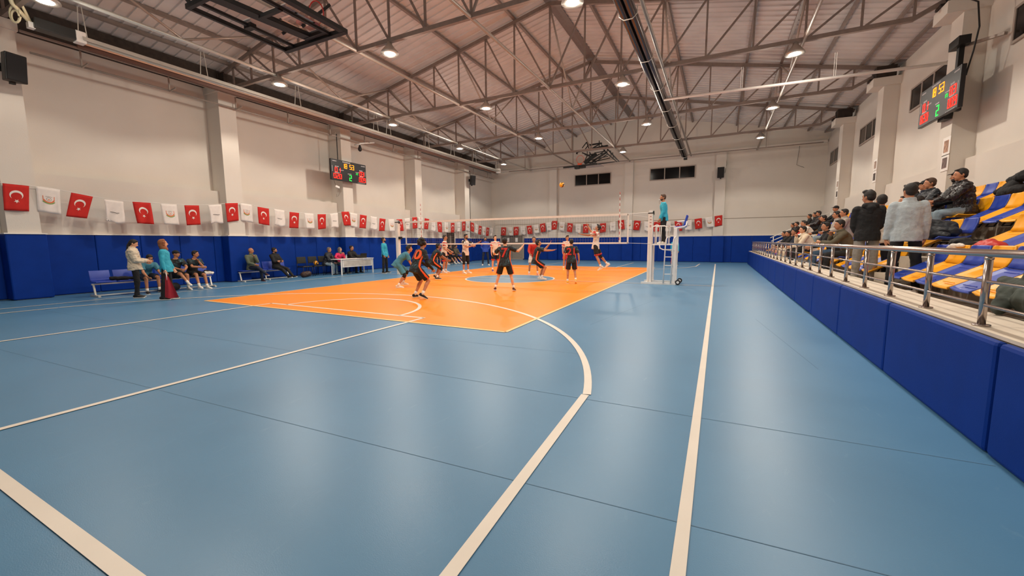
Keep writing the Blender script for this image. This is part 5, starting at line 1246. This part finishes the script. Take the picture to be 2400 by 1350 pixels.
# far bench
for i, (y, hd_, lab, tc, le) in enumerate(((6.8, -10, 'seated substitute in black jacket bending forward on the far bench', 'blackc', 34), (7.5, 6, 'seated substitute in dark red top beside the bending one on the far bench', 'redj', 16), (8.55, -14, 'seated substitute in black jacket, stretched bare legs, on the far bench', 'blackc', 2), (9.25, -6, 'seated substitute in grey jacket at the far end of the far bench', 'olive', 4))):
    person(lab, (-9.05, y, 0), hd_, 1.76, seated(le, lL=(74 if i > 1 else 84, 5, 44 if i > 1 else 2, 6, 0), lR=(70 if i > 1 else 86, 6, 46 if i > 1 else 4, 6, 0)), ('jacket', tc), ('shorts', 'blackc'), 'white', 'short', 1, (0, -6), vox=.014)
# ---- spectators on the grandstand
HDS = 180
def spect(key, label, row, y, H, top, bottom, hair='short', lean=12, hd_=180, look=(0, 0), skin=1, th=84, sh=2, aL=None, aR=None, extra=(), shoes='white', vox=.013, hm=None, dx=0., arms_=None):
    z = ROWF[row]; x = ROWB[row]-.20+dx
    po = seated(lean, th, sh); 
    if aL: po['aL'] = aL
    if aR: po['aR'] = aR
    return person(label, (x, y, z), hd_, H, po, top, bottom, shoes, hair, skin, look, vox=vox, extra=extra, hairm=hm)
SY = {k: seat_near(r, y)[1] for k, r, y in SPECT}
SYr = {k: y for k, r, y in SPECT}
spect('a', 'long-haired spectator in black leaning forward, front row at the far end', 0, SYr['a'], 1.66, ('jacket', 'blackc'), ('trousers', 'knit'), 'long', 30, look=(10, 0))
spect('b', 'spectator in black jacket second from the far end of the front row', 0, SYr['b'], 1.70, ('jacket', 'blackc'), ('trousers', 'knit'), 'short', 36, look=(20, 0))
spect('c', 'spectator in dark top sitting beyond the cream cardigan in the front row', 0, SYr['c'], 1.74, ('jacket', 'navy'), ('trousers', 'blackc'), 'short', 32, look=(20, 0))
spect('d', 'spectator in cream cardigan with black hem stripes and hand at chin, front row', 0, SYr['d'], 1.80, ('jacket', 'knit'), ('trousers', 'blackc'), 'short', 28, look=(15, 0), aR=(44, -4, 174, -34), extra=(('hem',),), vox=.0115, skin=0)
spect('e', 'spectator in black jacket and blue jeans in the middle of the front row', 0, SYr['e'], 1.76, ('jacket', 'blackc'), ('trousers', 'jeans'), 'short', 20, look=(15, 0), vox=.0115)
spect('f', 'spectator in olive hoodie covering the mouth, front row by the standing men', 0, SYr['f'], 1.78, ('jacket', 'olive'), ('trousers', 'blackc'), 'short', 22, look=(10, -4), aR=(40, -6, 174, -34), aL=(44, -4, 100, -44), vox=.0115)
spect('g', 'spectator in orange and black top, second row', 1, SYr['g'], 1.70, ('jacket', 'blackc'), ('trousers', 'redj'), 'short', 20, look=(20, 0), extra=('red_yoke',))
spect('x1', 'spectator in black hidden at the far end of the second row', 1, SYr['x1'], 1.66, ('jacket', 'blackc'), ('trousers', 'blackc'), 'short', 18)
spect('h', 'spectator in red jacket, second row behind the cream cardigan', 1, SYr['h'], 1.70, ('jacket', 'redj'), ('trousers', 'blackc'), 'short', 26)
spect('i', 'spectator in white and red top bending down, second row', 1, SYr['i'], 1.66, ('jacket', 'white'), ('trousers', 'blackc'), 'short', 34)
spect('p', 'spectator in black jacket and light jeans in the second row', 1, SYr['p'], 1.72, ('jacket', 'blackc'), ('trousers', 'ljeans'), 'short', 20)
spect('n', 'spectator in grey hoodie, second row behind the black hooded man', 1, SYr['n'], 1.76, ('jacket', 'greyj'), ('trousers', 'blackc'), 'short', 16, vox=.012)
spect('o', 'spectator with short fade haircut in pale hoodie, second row', 1, SYr['o'], 1.78, ('jacket', 'greyj'), ('trousers', 'navy'), 'short', 12, vox=.012)
spect('j', 'spectator in black jacket, leftmost of the three in the third row', 2, SYr['j'], 1.72, ('jacket', 'blackc'), ('trousers', 'blackc'), 'short', 10)
spect('k', 'spectator in black jacket, middle of the three in the third row', 2, SYr['k'], 1.74, ('jacket', 'blackc'), ('trousers', 'navy'), 'short', 10)
spect('l', 'spectator in black coat, rightmost of the three in the third row', 2, SYr['l'], 1.74, ('puff', 'blackpuff'), ('trousers', 'blackc'), 'top', 14)
spect('m', 'spectator in black jacket and light jeans with tall hair, third row', 2, SYr['m'], 1.80, ('jacket', 'blackc'), ('trousers', 'ljeans'), 'cap', 6, look=(10, 0), aR=(50, 0, 100, -20))
spect('q', 'spectator in dark jacket lying back behind the denim jacket man', 1, SYr['q'], 1.72, ('jacket', 'blackc'), ('trousers', 'blackc'), 'short', 4, look=(5, 6))
spect('u', 'small spectator peeking beside the older man in the second row', 1, SYr['u'], 1.58, ('jacket', 'brownp'), ('trousers', 'ljeans'), 'short', 10, vox=.012)
spect('r', 'spectator with short dark hair in black jacket, third row beyond the older man', 2, SYr['r'], 1.80, ('jacket', 'blackc'), ('trousers', 'navy'), 'short', 6, vox=.011)
spect('s', 'spectator with dark cap between two men in the third row', 2, SYr['s'], 1.76, ('jacket', 'navy'), ('trousers', 'blackc'), 'cap', 4, vox=.012)
spect('t', 'older man with receding hair in navy padded jacket, third row', 2, SYr['t'], 1.76, ('puff', 'navypuff'), ('trousers', 'jeans'), 'short', 14, vox=.010, hm=M_hairb, look=(0, -2))
spect('v', 'bearded spectator in black jacket right behind the shiny puffer jacket', 2, SYr['v'], 1.84, ('jacket', 'blackc'), ('trousers', 'blackc'), 'cap', 2, vox=.010, extra=('beard',), dx=.1)
spect('w', 'spectator in shiny black puffer jacket and pale jeans leaning back in the third row', 2, SYr['w'], 1.78, ('puff', 'blackpuff'), ('trousers', 'ljeans'), 'short', 10, vox=.010, look=(0, -4), aL=(44, 6, 76, -14), aR=(44, 6, 76, -14), extra=('collar',))
# standing
person('standing man in black hooded jacket and grey trousers seen from behind', (9.98, -5.45, .65), 90, 1.74, dict(lean=2, lL=(0, 4, 0, 10), lR=(2, 4, -2, 10), aL=(8, 4, 44, -24), aR=(8, 4, 44, -24)), ('jacket', 'blackc'), ('trousers', 'greyp'), 'white', 'top', 1, (38, -4), vox=.010, extra=('collar', 'hood'))
person('standing man in white top and black trousers behind the black hooded jacket', (10.28, -4.95, .65), 84, 1.70, dict(lean=2, lL=(0, 5, 0, 8), lR=(2, 5, -2, 8), aL=(4, 8, 20, -10), aR=(4, 8, 20, -10)), ('long', 'white'), ('trousers', 'blackc'), 'white', 'short', 1, (0, 0), vox=.0115)
dj, J5 = person('standing man in pale denim jacket and black trousers seen from behind', (10.19, -6.50, .65), 84, 1.72, dict(lean=2, lL=(0, 6, 0, 10), lR=(2, 7, -2, 10), aL=(2, 9, 12, 3), aR=(2, 9, 12, 3)), ('jacket', 'denimj'), ('trousers', 'blackc'), 'white', 'short', 1, (20, 0), vox=.010, extra=('collar',))

# ---- coats, bags and small things on the stand
blob('coat', [('c', (10.65, -5.35, 1.66), (11.08, -5.52, 1.60), .11, .09), ('c', (10.78, -5.3, 1.76), (11.1, -5.4, 1.70), .08, .09), ('c', (10.62, -5.5, 1.60), (10.95, -5.66, 1.56), .08, .055), ('c', (10.52, -5.3, 1.60), (10.7, -5.2, 1.72), .07, .10), ('c', (10.7, -5.15, 1.7), (11.0, -5.15, 1.66), .08, .08)], C['navypuff'], 'dark padded coat heaped on the open blue seat in the second row', 'coat', .016)
blob('backpack', [('c', (10.85, -6.25, 1.30), (10.85, -6.60, 1.34), .13, .13), ('c', (10.83, -6.2, 1.20), (10.83, -6.8, 1.22), .12, .12), ('e', (10.82, -6.45, 1.44), (.12, .2, .07))], C['blackc'], 'black bag standing behind the front row of seats', 'bag', .016)
blob('jacket', [('c', (10.85, -6.95, 1.34), (10.85, -7.12, 1.38), .11, .12), ('e', (10.83, -7.28, 1.35), (.12, .18, .13)), ('c', (10.83, -7.0, 1.2), (10.83, -7.45, 1.22), .11, .10)], mat('bright_red_nylon', 'C4281C', .45, var=.1, bump=.4, bscale=20), 'red jacket bundled behind the yellow front row seat', 'jacket', .016)
blob('paper_bag', [('c', (10.52, -6.98, 1.36), (10.52, -7.12, 1.40), .04, .045), ('c', (10.52, -7.12, 1.41), (10.53, -7.30, 1.40), .03, .02)], M_whitecloth2, 'crumpled white paper on the backs of the front row seats', 'paper', .01)
blob('coat', [('c', (10.02, -9.42, 1.10), (10.0, -9.85, 1.02), .05, .10), ('c', (9.98, -9.62, 1.02), (9.80, -9.86, .86), .09, .045), ('c', (10.08, -9.7, 1.14), (10.15, -10.2, 1.12), .09, .10), ('c', (9.98, -9.9, .98), (9.95, -10.3, .95), .12, .12)], C['greensh'], 'dark green coat draped over a front row seat at the right frame edge', 'coat', .016)
blob('coat', [('c', (12.55, -3.05, 2.42), (12.6, -3.5, 2.48), .05, .12), ('c', (12.62, -3.25, 2.62), (12.65, -3.7, 2.66), .05, .11), ('c', (12.5, -3.4, 2.36), (12.55, -3.8, 2.4), .09, .1)], C['blackc'], 'black coat on the top row seats at the right frame edge', 'coat', .016)
blob('coat', [('c', (10.1, 7.4, .74), (10.0, 8.4, .74), .08, .07), ('c', (10.0, 7.2, .84), (9.98, 7.8, .85), .07, .06)], C['purple'], 'purple jacket lying on the ledge side floor at the far end', 'jacket', .016)
for i, (x, y, z) in enumerate(((9.98, -6.75, .66), (10.03, -7.35, .66))):
    blob('cap', [('e', (x, y, z+.05), (.10, .09, .075)), ('c', (x-.06, y+.02, z+.03), (x-.15, y+.03, z+.025), .04, .02)], M_whitecloth2, ['white cap on the floor left of the steps behind the rail', 'white cap on the floor nearer the front row seats behind the rail'][i], 'cap', .01)
k = 0
for (x, y) in ((9.62, 1.2), (9.6, -.6), (9.63, 3.1), (9.6, -2.3), (9.62, 9.3), (9.62, 10.2), (9.6, 11.1)):
    t = MB(); t.rbox((0, 0, .035), (.09, .26, .07), .03); t.rbox((0, -.06, .07), (.08, .12, .08), .03); o = t.build('sneaker', M_shoe['white'], None, True); o.location = (x, y, .825); o.rotation_euler = (0, 0, .4*k)
    tag(o, ['white sneaker lying on the ledge before the cream cardigan spectator','white sneaker lying on the ledge before the jeans spectator','white sneaker lying on the ledge beyond the cream cardigan','white sneaker lying on the ledge before the olive hoodie spectator','first of three white sneakers at the far end of the ledge','middle one of three white sneakers at the far end of the ledge','last of three white sneakers at the far end of the ledge'][k], 'sneaker', 'sneakers on the ledge'); k += 1
# things on the near team bench
blob('towel', [('c', (-8.5, -6.95, .50), (-8.35, -6.8, .49), .05, .04), ('c', (-8.4, -7.0, .48), (-8.3, -6.85, .47), .05, .04)], M_whitecloth2, 'white and dark towel on the end seat of the near bench', 'towel', .012)
blob('shirt', [('c', (-8.58, -6.9, .54), (-8.5, -6.75, .50), .06, .05)], C['blackc'], 'black garment heaped beside the towel on the near bench', 'clothes', .014)
blob('shirt', [('c', (-8.5, -9.45, .50), (-8.35, -9.15, .49), .06, .06), ('c', (-8.45, -9.1, .49), (-8.4, -8.98, .49), .05, .05)], C['blackc'], 'black clothes on the first seats of the near bench behind the phone woman', 'clothes', .014)
blob('sports_bag', [('c', (-8.05, -8.08, .14), (-8.05, -8.42, .14), .13, .13)], C['blackc'], 'black sports bag on the floor under the near bench', 'bag', .016)
blob('backpack', [('c', (-8.7, -3.0, .13), (-8.62, -2.8, .16), .13, .12)], C['brownp'], 'dark bag on the floor at the feet of the bearded man on the bench', 'bag', .016)
